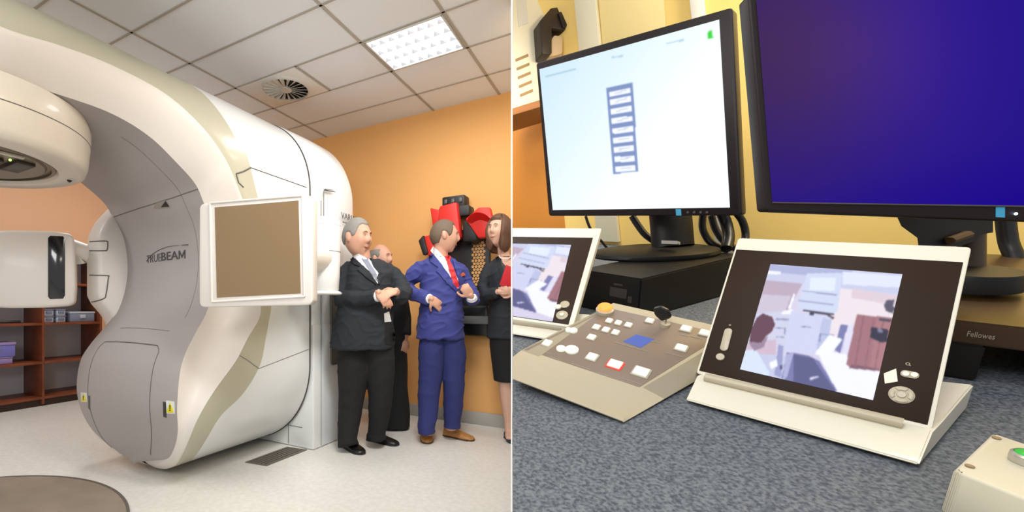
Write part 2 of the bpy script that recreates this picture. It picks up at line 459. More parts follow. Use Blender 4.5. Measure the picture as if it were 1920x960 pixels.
seam(b, [inner(t_at(.835), f)[0] for f in np.linspace(-.55, .55, 12)], .004)
for f0, g in ((-.62, -.55), (.62, .55)): seam(b, [inner(t_at(.79), f0)[0], inner(t_at(.82), (f0*.7+g*.3))[0], inner(t_at(.835), g)[0]])
seam(b, [inner(t_at(.92), f)[0] for f in np.linspace(-.42, .6, 12)], .002)
seam(b, [inner(t, f)[0] for t, f in zip(np.linspace(t_at(1.73)+.0, t_at(1.79), 14), np.linspace(-1, 1, 14))])
seam(b, [inner(t, .72)[0] for t in np.linspace(t_at(2.03), t_at(1.0), 40)], .0012)
obj('panel_seams', b, M_seam, mach)
# seam lines that run over the drum wall
def wl(e_, z_, g=.001): q = wallp(s_of(z_), g); return W(e_, rc+q[0], q[1])
b = NB()
seam(b, [wl(.64, 1.97), wl(.70, 1.93), wl(.76, 1.90)], .005); seam(b, [wl(.76, 1.90), wl(.74, 1.85), wl(.70, 1.83)], .005)
seam(b, [wl(.64-.05*k, 1.97-.0*k) for k in range(12)], .003); obj('body_seam', b, M_seam, mach); b = NB()
seam(b, [wl(.57, .68), wl(.66, .74), wl(.73, .78)], .002); seam(b, [wl(.57-.047*k, .68+.008*k) for k in range(12)], .0018)
obj('body_seam', b, M_seam, mach)
# rubber joint between drum and stand, and the stand itself
def ringpts(e_, g, n=110): 
    P = [(W(e_, rc+wallp(s, g)[0], wallp(s, g)[1])) for s in np.linspace(0, S_END, n)]
    Q = [(W(e_, rc-wallp(s, g)[0], wallp(s, g)[1])) for s in np.linspace(S_END, 0, n)]
    return P+Q[1:-1]
b = NB(); rows = [ringpts(.055, -.03), ringpts(.02, -.03), ringpts(.02, -.2)]; grid(b, rows, closed=True); rows = [ringpts(.06, -.005), ringpts(.06, -.04)]; grid(b, rows, closed=True)
obj('joint_ring', b, M_seam, mach)
b = NB()
prof = [(.03, -.05), (.035, -.012), (.025, .004), (0, .012), (-.3, .016), (-.5, .010), (-.56, -.02), (-.59, -.07), (-.6, -.16)]
def clampz(P): return [Vector((p.x, p.y, max(p.z, .004))) for p in P]
rows = [clampz(ringpts(e_, g)) for e_, g in prof]; grid(b, rows, closed=True)
try: b.faces.new([v for v in b.verts[-len(rows[0]):]])
except Exception: pass
obj('stand_housing', b, M_white, mach, auto=50)
b = NB(); wbox(b, .03, -.54, -1.33, .028, .003, .95, .012); obj('stand_base', b, M_white, mach)
b = NB()
seam(b, ringpts(.052, .001)[:112], .006); obj('joint_seam', b, M_dark, mach); b = NB()
seam(b, [W(.032, -.9, .16), W(.032, -.08, .16)], .002); seam(b, [W(.032, -.22, .02), W(.032, -.22, .3)], .002)
seam(b, [W(-.06, .03, .02), W(-.06, .03, 1.9)], .002)
obj('stand_seams', b, M_seam, mach)
b = NB(); wbox(b, -.18, -.42, .022, .034, .62, 1.3, .02); obj('side_panel', b, mat('panel_grey', sr(110, 108, 100), .5), mach, label='grey recessed side panel')
# recessed grip on the stand
b = NB(); tube(b, [W(-.075, .044, 1.74), W(-.075, .044, 1.97), W(-.09, .044, 1.995), W(-.2, .044, 2.01)], .003, 6)
tube(b, [W(-.085, .046, 1.985), W(-.22, .046, 2.0)], [(.012, .006), (.004, .003)], 8); obj('grip_recess', b, M_seam, mach)
b = NB(); Mx = frame(W(-.30, .048, 1.805), -ev, V(0, 0, 1), rv); letters(b, 'VARIAN', Mx, .26, .05, .002); letters(b, 'medical systems', frame(W(-.32, .048, 1.765), -ev, V(0, 0, 1), rv), .17, .022, .002)
obj('maker_lettering', b, mat('letter_dark', sr(70, 70, 72), .5), mach)
# lettering and swoosh on the front cover
def on_cover(r_, z_, off=.003):
    w = .5; f = (r_-rc)/w; p, a = inner(t_at(z_), f)
    # exact z by interpolation
    i = t_at(z_)*(NT-1); 
    return p+ev*off
tree0 = bvh([cover])
b = NB(); M_let = mat('letter_dark', (0, 0, 0))
def cover_text(s, r0_, r1_, zb, h, bold, slope):
    t_, x0, x1, y0, y1 = textmesh(s, 1, bold)
    for v in t_.verts:
        fr = (v.co.x-x0)/(x1-x0); r_ = r0_+(r1_-r0_)*fr; f = (r_-rc)/.5
        z_ = zb+(v.co.y-y0)/(y1-y0)*h+slope*(r_-r0_)
        tt = (1.6-z_)/(1.6-1.3); e_ = .80-.0*tt
        v.co = W(.782+.05*(1-f*f)+.0035, r_, z_); cd_ = (v.co-CAM).normalized(); hh_ = tree0.ray_cast(CAM, cd_); v.co = (hh_[0]+ev*.004) if hh_[0] is not None else v.co
    g = bmesh.ops.extrude_face_region(t_, geom=t_.faces[:]); bmesh.ops.translate(t_, vec=-ev*.004, verts=[q for q in g['geom'] if isinstance(q, bmesh.types.BMVert)])
    merge(b, t_)
cover_text('TRUE', -.80, -.63, 1.385, .052, -.022, .03)
cover_text('BEA', -.625, -.457, 1.392, .055, .002, .02); cover_text('M', -.45, -.39, 1.3955, .055, 0, .02)
def cp(r_, z_): f = (r_-rc)/.5; return W(.782+.05*(1-f*f)+.004, r_, z_)
obj('lettering', b, M_let, mach)
def lay(pts, tree_, off=.0, n=24):
    out = []
    for u, v in cr(pts, n):
        d = ray(u, v).normalized(); h = tree_.ray_cast(CAM, d)
        if h[0] is not None: out.append(h[0]-d*off)
    return out
tree = bvh([cover])
b = NB(); q = lay([(275, 490), (279, 484), (287, 476), (300, 468), (318, 462), (336, 460)], tree, .003); tube(b, q, [.0035-.0024*k/len(q) for k in range(len(q))], 6); obj('swoosh', b, M_let, mach)
b = NB(); q = lay([(339, 459.5), (353, 459)], tree, .003, 6); tube(b, q, [.001+.0005*k for k in range(len(q))], 6); obj('swoosh', b, M_let, mach)
b = NB(); patch(b, tree, [(288, 391), (292, 381), (310, 375), (319, 388), (303, 391)], 4, .003, .002); obj('sensor_shade_patch', b, mat('sensor_shade', sr(150, 142, 130), .6), mach)  # flat patch, the shade beside the sensor put into its colour
b = NB(); patch(b, tree, [(303, 388), (311, 377), (318, 387)], 3, .006, .002); obj('sensor_window', b, M_black, mach)
# warning plates and latches on the lobe
for (cx, cy, s) in ((158, 745, .75), (320, 764, 1)):
    b = NB(); patch(b, tree, [(cx-8*s, cy-13*s), (cx+7*s, cy-11*s), (cx+8*s, cy+12*s), (cx-7*s, cy+11*s)], 4, .003, .002); obj('warning_plate', b, M_white, mach)
    b = NB(); patch(b, tree, [(cx-7*s, cy+9*s), (cx, cy-10*s), (cx+7*s, cy+9*s)], 3, .005, .001); obj('warning_triangle', b, M_yellow, mach, label='yellow warning triangle')
    b = NB(); patch(b, tree, [(cx-1*s, cy-5*s), (cx+1*s, cy-5*s), (cx+.6*s, cy+3*s), (cx-.6*s, cy+3*s)], 3, .0065, .001); patch(b, tree, [(cx-1*s, cy+4*s), (cx+1*s, cy+4*s), (cx+1*s, cy+6*s), (cx-1*s, cy+6*s)], 3, .0065, .001); obj('warning_mark', b, M_let, mach)
b = NB(); patch(b, tree, [(306, 753), (312, 755), (312, 783), (307, 781)], 3, .003, .001); obj('latch', b, M_dark, mach)
b = NB(); patch(b, tree, [(166, 742), (169, 742), (169, 768), (166, 765)], 3, .003, .001); obj('latch', b, M_seam, mach)

# treatment head
Mh = frame(W(1.9, rc, 0), ev, rv, V(0, 0, 1))
b = NB(); lathe(b, [(.41, 1.80), (.42, 1.778), (.50, 1.773), (.538, 1.785), (.550, 1.82), (.562, 1.93), (.566, 2.0), (.55, 2.05), (.3, 2.1), (0, 2.1)], Mh, 96)
obj('treatment_head', b, M_head, mach, auto=60)
b = NB(); lathe(b, [(.5615, 1.927), (.5635, 1.93), (.5615, 1.933)], Mh, 96); obj('head_seam', b, M_seam, mach)
b = NB(); lathe(b, [(.41, 1.80), (.405, 1.79), (.39, 1.788), (.395, 1.80), (.37, 1.80), (.36, 1.79), (.2, 1.795), (0, 1.795)], Mh, 72)
obj('collimator_plate', b, mat('collimator_brown', sr(126, 112, 96), .35, metal=.4), mach, label='brown metal collimator plate')
b = NB(); box(b, (.02, .02, 1.786), (.34, .30, .02), Mh, .006); box(b, (-.22, .12, 1.785), (.08, .2, .02), Mh, .004); obj('accessory_mount', b, mat('mount_dark', sr(70, 64, 58), .4, metal=.5), mach)
b = NB(); box(b, (.02, .02, 1.774), (.22, .18, .012), Mh, .002); obj('aperture', b, M_black, mach)
b = NB(); box(b, (-.08, .30, 1.784), (.2, .02, .012), Mh, .003); obj('mount_rail', b, mat('rail_pale', sr(205, 198, 180), .4), mach)
b = NB(); bmesh.ops.create_icosphere(b, subdivisions=2, radius=.006, matrix=Matrix.Translation(onplane(19, 300, W(0, 0, 1.775), V(0, 0, 1)))); obj('indicator_light', b, mat('led_green', (.2, .8, .1), .4, emit=(.3, 1, .1), es=4), mach)
b = NB(); bmesh.ops.create_icosphere(b, subdivisions=2, radius=.012, matrix=Matrix.Translation(onplane(130, 338, W(0, 0, 1.775), V(0, 0, 1)))); obj('sensor', b, M_black, mach)

# flat detector panel on its arm, right of the gantry
yP = 2.35
def quad3(px4, y, k=None):
    """four picture corners TL TR BR BL -> a true parallelogram in space with BL at depth y"""
    A_ = np.array([list(ray(*p)) for p in px4])
    # TL*a - TR*b + BR*c = BL*1
    sol = np.linalg.solve(np.array([A_[0], -A_[1], A_[2]]).T, A_[3])
    d = [sol[0]*y, sol[1]*y, sol[2]*y, y]
    return [CAM+ray(*p)*q for p, q in zip(px4, d)]
TL, TR, BR_, BL = at(372, 382, 2.42), at(583, 365, 2.28), at(590, 572, 2.28), at(375, 576, 2.42)
X_ = ((TR+BR_)-(TL+BL)).normalized(); Z_ = V(0, 0, 1); Y_ = Z_.cross(X_).normalized(); Ctr = (TL+TR+BR_+BL)/4
Pw, Ph = ((TR-TL).length+(BR_-BL).length)/2, ((TL-BL).length+(TR-BR_).length)/2
Mp = frame(Ctr, X_, Z_, -Y_)   # local z toward the viewer
b = NB(); prism(b, rrect(-Pw/2, -Ph/2, Pw/2, Ph/2, .03), Mp, .075, .008)
det = obj('detector_panel', b, M_rose, mach, auto=35)
def pl(u, v, P0=Ctr, N=-Y_):
    p = onplane(u, v, P0, N); q = Mp.inverted() @ p; return (q.x, q.y)
b = NB(); poly = [pl(*p) for p in ((403, 389), (560, 376), (564, 550), (407, 558))]; M2 = Mp @ Matrix.Translation((0, 0, .0025)); prism(b, poly, M2, .008)
obj('detector_glass', b, mat('glass_bronze', sr(140, 114, 80), .16, coat=.6, metal=.25), det)
b = NB(); o_ = [pl(*p) for p in ((394, 381), (567, 367), (571, 556), (398, 566))]
for i in range(4):
    a, c = Vector((*o_[i], .002)), Vector((*o_[(i+1) % 4], .002)); tube(b, [Mp @ a, Mp @ c], .006, 8)
obj('detector_bezel', b, M_rose, det)
# swivel housing behind the panel and its arm
RK = .118
Mk = frame(W(.2, .255, 0), ev, rv, V(0, 0, 1))
b = NB(); lathe(b, [(0, 1.185), (.095, 1.185), (.105, 1.20), (.112, 1.3), (.116, 1.4), (RK, 1.56), (RK, 1.66), (.105, 1.69), (0, 1.695)], Mk, 48); obj('arm_swivel', b, M_white, mach)
b = NB(); lathe(b, [(0, 1.165), (.12, 1.165), (.128, 1.172), (.128, 1.18), (.11, 1.19), (0, 1.19)], Mk, 48); obj('swivel_flange', b, M_white, mach)
b = NB()
for z_ in (1.46, 1.64):
    b = NB(); lathe(b, [(RK-.002, z_-.003), (RK+.001, z_), (RK-.002, z_+.003)], Mk, 48); obj('swivel_seam', b, M_seam, mach)
b = NB(); tube(b, [W(.2, .255, 1.45), W(.2, .15, 1.45), W(.2, -.1, 1.45)], [(.10, .10)]*3, 20); obj('imager_arm', b, M_white, mach)
b = NB(); tube(b, [W(.2, .255, 1.42), Ctr+Y_*.12, Ctr+Y_*.05], [(.10, .10), (.09, .09), (.12, .12)], 20); obj('panel_arm', b, M_rose, mach)
# beige sloping cheek behind the panel's upper left is part of the body; left-hand pod and source box
b = NB(); 
lp = [(.55, 1.87), (.83, 1.83), (.93, 1.70), (.975, 1.60), (.985, 1.45), (.985, 1.16), (.955, 1.10), (.88, 1.01), (.84, .92), (.5, .86)]
prism(b, [(x, z) for x, z in lp], frame(W(0, -1.12, 0), ev, V(0, 0, 1), -rv), -.19, .03)
pod = obj('left_pod', b, M_rose, mach, auto=50)
podt = bvh([pod])
b = NB()
for pts in ([(168, 453), (198, 452), (202, 456), (201, 468), (196, 470), (168, 470)], [(168, 516), (202, 517), (203, 521), (199, 550), (194, 560), (166, 568)]):
    q = lay(pts, podt, .002, 60)
    if len(q) > 1: b = NB(); tube(b, q, .004, 6); obj('pod_seam', b, M_seam, mach)
# kilovoltage source box on its arm at left
b = NB(); pts = [(-.43, -.255), (.225, -.235), (.25, -.20), (.255, .12), (.245, .185), (.20, .215), (-.1, .235), (-.43, .20)]
cb = W(1.32, -1.3, 1.33); Xb = (rv*.45-ev*.89).normalized(); Mb = frame(cb, Xb, V(0, 0, 1), Xb.cross(V(0, 0, 1)))
q0, q1 = Mb.inverted() @ onplane(142, 500, cb, Mb.col[2].to_3d()), Mb.inverted() @ onplane(0, 500, cb, Mb.col[2].to_3d())
def bl(u, v): q = Mb.inverted() @ onplane(u, v, cb, Mb.col[2].to_3d()); return (q.x, q.y)
prism(b, [bl(*p) for p in ((-45, 440), (-20, 433), (20, 431), (100, 433), (132, 438), (139, 446), (141, 480), (142, 540), (140, 568), (128, 574), (80, 577), (20, 578), (-45, 574))], Mb, .34, .02)
src = obj('source_box', b, M_rose, mach, auto=50)
b = NB(); prism(b, [bl(*p) for p in ((94, 442), (118, 443), (122, 448), (122, 554), (118, 560), (94, 561), (90, 556), (90, 446))], Mb @ Matrix.Translation((0, 0, .004)), .01, .002); obj('source_window', b, mat('window_black', sr(24, 24, 26), .12, coat=.5), src, label='tall black window')
b = NB(); tube(b, [Mb @ V(bl(135, 485)[0], bl(135, 485)[1], -.2), W(1.05, -1.35, 1.50), W(.8, -1.3, 1.42)], [(.09, .07), (.08, .07), (.08, .07)], 16); obj('source_arm', b, M_rose, mach)

# ---------------------------------------------------------------- bookcase along the left wall
M_wood = mat('cherry_wood', sr(128, 66, 38), .45, noise=sr(104, 50, 28), nscale=6)
M_backp = mat('bookcase_back', sr(196, 194, 200), .7)
bc = thing('bookcase', 'open reddish-brown wooden shelving unit along the left wall behind the machine', 'bookcase', W(.4, -3.65, 0))
rf, rb_ = -3.45, -3.90
for e_ in (-.235, .37, .985, 1.6):
    b = NB(); wbox(b, e_-.012, e_+.012, rb_, rf, .02, 1.80, .002); obj('upright', b, M_wood, bc)
for z_ in (.09, .475, .895, 1.34, 1.79):
    for ea, ec in ((-.223, .358), (.382, .973), (.997, 1.59)):
        b = NB(); wbox(b, ea, ec, rb_, rf+.002, z_-.013, z_+.013, .002); obj('shelf', b, M_wood, bc)
b = NB(); wbox(b, -.235, 1.6, rb_-.012, rb_, .02, 1.80); obj('back_panel', b, M_backp, bc)
b = NB(); wbox(b, -.2, 1.57, rf-.06, rf-.04, .001, .078); obj('plinth', b, mat('plinth_dark', sr(52, 34, 26), .6), bc)
# stored items
M_blue = mat('box_blue_grey', sr(118, 128, 150), .45); M_trans = mat('box_pale', sr(176, 186, 204), .4)
def crate(e0_, e1_, rr0, rr1, z_, h, m, lab, grp, lid=None):
    t_ = thing('storage_box', lab, 'storage box', W((e0_+e1_)/2, (rr0+rr1)/2, z_), grp)
    b_ = NB(); wbox(b_, e0_+.006, e1_-.006, rr0+.006, rr1-.006, z_, z_+h*.8, .008); obj('box', b_, m, t_)
    b_ = NB(); wbox(b_, e0_, e1_, rr0, rr1, z_+h*.8, z_+h, .008); obj('lid', b_, lid or m, t_)
    b_ = NB(); wbox(b_, (e0_+e1_)/2-.03, (e0_+e1_)/2+.03, rr1-.008, rr1+.006, z_+h*.35, z_+h*.7, .003); obj('clasp', b_, M_trans if m is M_blue else M_blue, t_)
zt = .909
for k, (ea, ec) in enumerate(((.345, .24), (.225, .12))):
    crate(ec, ea, -3.75, -3.50, zt, .075, M_trans, ('pale blue lidded box, lower of the %s stack on the upper shelf' % ('left', 'right')[k]), 'boxes on the upper shelf', M_blue)
    crate(ec, ea, -3.75, -3.50, zt+.0755, .075, M_trans, ('pale blue lidded box, on top of the %s stack on the upper shelf' % ('left', 'right')[k]), 'boxes on the upper shelf', M_blue)
crate(-.19, .09, -3.74, -3.49, zt, .12, M_blue, 'wide blue-grey toolbox at the right end of the upper shelf', 'boxes on the upper shelf', M_trans)
M_lil = mat('box_violet', sr(112, 112, 186), .4); M_lil2 = mat('box_lilac', sr(150, 132, 186), .4)
crate(.62, .93, -3.74, -3.50, .489, .075, M_lil2, 'lilac flat box under the violet one on the left shelf', 'violet boxes', M_lil2)
crate(.60, .93, -3.74, -3.49, .565, .15, M_lil, 'violet plastic box topmost on the left middle shelf', 'violet boxes', M_lil2)
b = NB(); tube(b, [W(.97, -3.55, .925), W(.8, -3.52, .93), W(.68, -3.53, .924), W(.56, -3.50, .93)], [.012, .016, .01, .014], 8); o = obj('hand_tool', b, M_black); tag(o, 'black slim tool lying on the left upper shelf', 'tool')

# ---------------------------------------------------------------- red and black positioning set on the back wall
M_red = mat('vest_red', sr(214, 42, 34), .45); M_blk = mat('rack_black', sr(30, 30, 31), .5)
rk = thing('positioning_rack', 'black and red patient positioning boards hung on the orange wall', 'medical equipment', W(-1.3, .75, .82))
def rb(name, m, r0_, r1_, z0_, z1_, e0_, e1_, bev=.01, **k):
    b_ = NB(); wbox(b_, e0_, e1_, r0_, r1_, z0_, z1_, bev); return obj(name, b_, m, rk, **k)
rb('back_board', M_blk, .50, .97, 1.00, 1.80, -1.335, -1.30)
rb('lower_board', mat('board_black', sr(24, 24, 26), .3), .56, .98, .82, 1.10, -1.335, -1.22, .03)
rb('grey_band', mat('band_grey', sr(118, 120, 120), .4), .60, .985, .93, 1.0, -1.22, -1.205, .006)
rb('clamp_block', M_blk, .55, .77, 1.99, 2.10, -1.335, -1.2, .015); rb('clamp_block', M_blk, .52, .82, 1.90, 2.0, -1.335, -1.18, .02)
rb('clamp_block', M_blk, .76, .90, 1.66, 1.86, -1.335, -1.16, .03)
for k in range(3): rb('knob', mat('knob_grey', sr(90, 92, 92), .4), .58+.07*k, .61+.07*k, 2.03, 2.07, -1.2, -1.18, .008)
# honeycomb strip of dark bars over the wall colour
b = NB(); rr0, rr1, zz0, zz1 = .80, .95, 1.22, 1.68; cell = .03
nx = int((rr1-rr0)/cell); nz = int((zz1-zz0)/(cell*.9))
for i in range(nz):
    for j in range(nx):
        cr_ = rr0+(j+.5+(i % 2)*.5)*cell; cz_ = zz0+(i+.5)*cell*.9
        if cr_ > rr1: continue
        lathe(b, [(cell*.47, 0), (cell*.47, .004), (0, .004)], frame(W(-1.298, cr_, cz_), rv, V(0, 0, 1), ev), 6)
obj('perforations', b, mat('perforation_orange', sr(212, 160, 96), .7), rk, smooth=False)
def wing(name, pts, th, bow):
    b_ = NB(); n = len(pts); 
    prism(b_, [(x, z) for x, z in pts], frame(W(bow, 0, 0), rv, V(0, 0, 1), ev), th, .012); return obj(name, b_, M_red, rk, auto=50)
wing('red_pad', [(.56, 2.00), (.72, 2.02), (.76, 1.70), (.60, 1.62), (.54, 1.85)], .08, -1.12)
wing('red_pad', [(.46, 2.0), (.58, 1.96), (.57, 1.80), (.49, 1.82)], .08, -1.13)
wing('red_pad', [(.40, 1.74), (.52, 1.76), (.54, 1.58), (.44, 1.55)], .07, -1.13)
b = NB(); rows = []
for i in range(13):
    a = PI*(-.15+1.0*i/12); rows.append([W(-1.15+.10*math.sin(a)*k, .93+.12*math.cos(a)*(.4+.6*k), 1.80+.11*math.sin(a)*(.4+.6*k)-.02) for k in np.linspace(0, 1, 6)])
grid(b, rows); bmesh.ops.solidify(b, geom=b.faces[:], thickness=.02); obj('red_cup', b, M_red, rk)
wing('red_pad', [(.80, 1.86), (.92, 1.95), (1.02, 1.94), (1.05, 1.80), (1.03, 1.68), (.92, 1.68)], .06, -1.13)
b = NB(); prism(b, [(.35, 1.70), (.40, 1.75), (.45, 1.58), (.40, 1.56)], frame(W(-1.11, 0, 0), rv, V(0, 0, 1), ev), .06, .01); obj('pad_cap', b, M_blk, rk)
# ================================================================ PEOPLE
M_skin = mat('skin', sr(200, 154, 130), .5); M_skin2 = mat('skin_ruddy', sr(196, 148, 124), .55); M_skin3 = mat('skin_fair', sr(206, 164, 142), .55)
M_suitk = mat('suit_black', sr(28, 32, 39), .85); M_trk = mat('trouser_black', sr(15, 15, 17), .9)
M_blue = mat('suit_blue', sr(50, 56, 124), .8, sheen=.05); M_blue2 = mat('suit_blue_trouser', sr(38, 44, 100), .85)
M_shirt = mat('shirt_white', sr(226, 226, 230), .7); M_tie = mat('tie_grey', sr(120, 124, 140), .6); M_tie2 = mat('tie_red', sr(196, 36, 40), .6)
M_leatherb = mat('leather_black', sr(22, 20, 20), .35); M_leathert = mat('leather_tan', sr(170, 120, 66), .4)
M_hairg = mat('hair_grey', sr(128, 124, 118), .7, bump=.18, bscale=220); M_hairb = mat('hair_brown', sr(92, 62, 44), .55, bump=.18, bscale=200); M_hairm = mat('hair_mid', sr(98, 82, 66), .7, bump=.18, bscale=220)
M_eye = mat('eye_white', sr(220, 216, 212), .3); M_iris = mat('iris_dark', sr(50, 38, 30), .3); M_lip = mat('lips', sr(184, 112, 98), .5); M_brow = mat('brow', sr(120, 92, 72), .9)
M_cass = mat('cassock_black', sr(16, 16, 17), .85)

def head_surface(th, ph, female=False, fat=0.):
    """point of a head 0.24 m tall, face toward +Y, origin at its centre. th: azimuth from +Y, ph: elevation"""
    d = V(math.sin(th)*math.cos(ph), math.cos(th)*math.cos(ph), math.sin(ph))
    x, y, z = d.x*.076, d.y*.097, d.z*.118
    y -= .004
    low = max(0, -z/.118)
    x *= 1-(.28-.16*fat)*low**1.6; 
    if y > 0: y *= 1-.10*low
    else: y *= 1-.38*low**1.2
    g = lambda a, b, sa, sb: math.exp(-((th-a)/sa)**2-((ph-b)/sb)**2)
    face = max(0, math.cos(th))
    r = 0
    r += .0135*g(0, -.15, .13, .15)+.009*g(0, .05, .10, .22)        # nose
    r += .006*g(.14, -.22, .09, .09)+.006*g(-.14, -.22, .09, .09)  # nostrils
    r -= .010*g(.34, .06, .17, .12)+.010*g(-.34, .06, .17, .12)    # eye sockets
    r += .006*g(.3, .25, .3, .1)+.006*g(-.3, .25, .3, .1)           # brow
    r += (.004+.006*fat)*(g(.62, -.22, .3, .28)+g(-.62, -.22, .3, .28))       # cheeks
    r += .007*g(0, -.50, .26, .07)-.005*g(0, -.60, .3, .05)+.006*g(0, -.67, .22, .06)  # lips
    r -= .004*g(0, -.40, .25, .05)
    r += .012*g(0, -.98, .4, .2)                                    # chin
    r += (.012*fat)*(g(1.0, -.8, .6, .4)+g(-1.0, -.8, .6, .4))
    return V(x, y, z)+d*r
def head_mesh(bm, M, k, female=False, fat=0., nx=96, ny=72):
    rows = []
    for j in range(1, ny):
        ph = -PI/2+PI*j/ny; rows.append([M @ (head_surface(2*PI*i/nx-PI, ph, female, fat)*k) for i in range(nx)])
    R = grid(bm, rows, closed=True); bm.faces.new(R[0]); bm.faces.new(R[-1])
    for s in (-1, 1):   # ears
        b_ = bmesh.new(); bmesh.ops.create_uvsphere(b_, u_segments=14, v_segments=10, radius=1)
        for v in b_.verts: v.co = M @ (V(s*.080+v.co.x*.011*1, -.006+v.co.y*.017-.3*abs(v.co.x)*.01, -.004+v.co.z*.031+v.co.y*-.004)*k)
        merge(bm, b_)
def hairline(pts, top=None, soft=.07):
    X, Y = [p[0] for p in pts], [p[1] for p in pts]
    def f(a, ph):
        lo = float(np.interp(abs(a), X, Y)); m_ = sstep(ph, lo-soft, lo+soft)
        if top: m_ *= 1-sstep(ph, float(np.interp(abs(a), top[0], top[1]))-.08, float(np.interp(abs(a), top[0], top[1]))+.08)
        return m_
    return f
def hair_mesh(M, k, mask, th, female=False, fat=0., nx=110, ny=84, wob=.0008):
    bm = NB(); rows = []; rnd = random.Random(3)
    for j in range(1, ny):
        ph = -PI/2+PI*j/ny; row = []
        for i in range(nx):
            a = 2*PI*i/nx-PI; p = head_surface(a, ph, female, fat); d = p.normalized(); mm = mask(a, ph)
            t_ = th(a, ph) if callable(th) else th
            row.append(M @ ((p+d*(t_*mm-.006*(1-mm)+rnd.uniform(-wob, wob)*mm))*k))
        rows.append(row)
    R = grid(bm, rows, closed=True); bm.faces.new(R[0]); bm.faces.new(R[-1]); return bm
def sstep(x, a, b): t_ = min(1, max(0, (x-a)/(b-a))); return t_*t_*(3-2*t_)
def face_parts(M, k, par, female=False, fat=0., brow=M_brow, lip=M_lip):
    def sp(a, ph, out): p = head_surface(a, ph, female, fat); return p+p.normalized()*out
    for s in (-1, 1):
        b = NB(); c = sp(s*.34, .06, -.0035); bmesh.ops.create_uvsphere(b, u_segments=14, v_segments=10, radius=1)
        for v in b.verts: v.co = M @ ((c+V(v.co.x*.0105, v.co.y*.008, v.co.z*.0036))*k)
        ey = obj('eye', b, M_eye, par)
        b = NB(); c2 = c+V(s*.001, .0052, 0); bmesh.ops.create_uvsphere(b, u_segments=10, v_segments=8, radius=1)
        for v in b.verts: v.co = M @ ((c2+V(v.co.x*.0042, v.co.y*.003, v.co.z*.0036))*k)
        obj('iris', b, M_iris, ey)
        b = NB(); tube(b, [M @ (sp(s*a, z_, .0015)*k) for a, z_ in ((.14, .20), (.26, .245), (.40, .235), (.5, .18))], [.001*k, .0020*k, .0019*k, .001*k], 8); obj('eyebrow', b, brow, par)
        b = NB(); tube(b, [M @ (sp(s*a, z_, .0004)*k) for a, z_ in ((.2, .09), (.28, .125), (.38, .128), (.48, .085))], .0009*k, 6); obj('eyelid', b, brow, par)
    b = NB(); tube(b, [M @ (sp(a, -.535-.02*math.cos(a*6)+.02, .0012)*k) for a in np.linspace(-.26, .26, 9)], [.001*k, .002*k, .003*k, .0036*k, .0038*k, .0036*k, .003*k, .002*k, .001*k], 8); obj('mouth', b, lip, par)
def head_M(px, y, top, chin, yaw, pitch=0, roll=0):
    """head centred at picture column px, between rows top and chin at depth y; yaw 0 faces the viewer, + toward picture right"""
    c = at(px, (top+chin)/2, y); k = ((chin-top)*y/F)/.236
    M = Matrix.Translation(c) @ Matrix.Rotation(math.radians(yaw), 4, 'Z') @ Matrix.Rotation(PI, 4, 'Z') @ Matrix.Rotation(math.radians(pitch), 4, 'X') @ Matrix.Rotation(math.radians(roll), 4, 'Y')
    return M, k
def hand(bm, wrist, dirv, nrm, side=1, curl=.5, k=1., thumb=.6, spread=.12, curls=None):
    """palm and five fingers. dirv: wrist to knuckles, nrm: out of the back of the hand, side=+1 thumb toward dirv x nrm"""
    d = Vector(dirv).normalized(); n = (Vector(nrm)-d*Vector(nrm).dot(d)).normalized(); s = d.cross(n)*side
    w = Vector(wrist)
    b_ = bmesh.new(); bmesh.ops.create_uvsphere(b_, u_segments=16, v_segments=12, radius=1)
    for v in b_.verts: q = v.co.copy(); q = V(math.copysign(abs(q.x)**.8, q.x), math.copysign(abs(q.y)**.8, q.y), q.z); v.co = w+d*(.05*k+q.x*.052*k)+s*(q.y*.040*k)+n*(q.z*.017*k)
    merge(bm, b_)
    tube(bm, [w-d*.008*k, w+d*.02*k], [(.024*k, .020*k), (.030*k, .020*k)], 12)
    lens = (.076, .084, .078, .062)
    for i in range(4):
        off = (.030-.0205*i)*k; base = w+d*(.088-.004*abs(i-1.3))*k+s*off; c_ = (curls[i] if curls else curl); f = lens[i]*k
        ang = 0; p = base; pts = [w+d*.06*k+s*off*.9, base]; dd = (d+s*(spread*(1.5-i)/1.5)).normalized()
        for seg_, cc in ((.45, .8), (.31, 1.0), (.24, .7)):
            ang += c_*cc; v_ = dd*math.cos(ang)-n*math.sin(ang); p = p+v_*f*seg_; pts.append(p)
        tube(bm, pts, [.0095*k, .0095*k, .0088*k, .008*k, .0065*k], 10)
    tb = w+d*.028*k+s*.030*k; v1 = (d*.55+s*.8-n*.25*thumb).normalized(); v2 = (d*.85+s*.35-n*.5*thumb).normalized(); v3 = (d*.95+s*.05-n*.6*thumb).normalized()
    tube(bm, [w+d*.02*k+s*.012*k, tb, tb+v1*.03*k, tb+v1*.03*k+v2*.03*k, tb+v1*.03*k+v2*.03*k+v3*.024*k], [.013*k, .013*k, .0112*k, .010*k, .0075*k], 10)
def ell(bm, secs, seg=28):
    """torso or skirt from horizontal sections (centre, half width, half depth, yaw degrees)"""
    rows = []
    for c, a, d_, yw in secs:
        x = V(math.cos(math.radians(yw)), math.sin(math.radians(yw)), 0); y = V(-x.y, x.x, 0); row = []
        for t_ in range(seg):
            u = 2*PI*t_/seg; cu, su = math.cos(u), math.sin(u); row.append(Vector(c)+x*a*math.copysign(abs(cu)**.85, cu)+y*d_*math.copysign(abs(su)**.85, su))
        rows.append(row)
    grid(bm, rows, closed=True, capends=True)
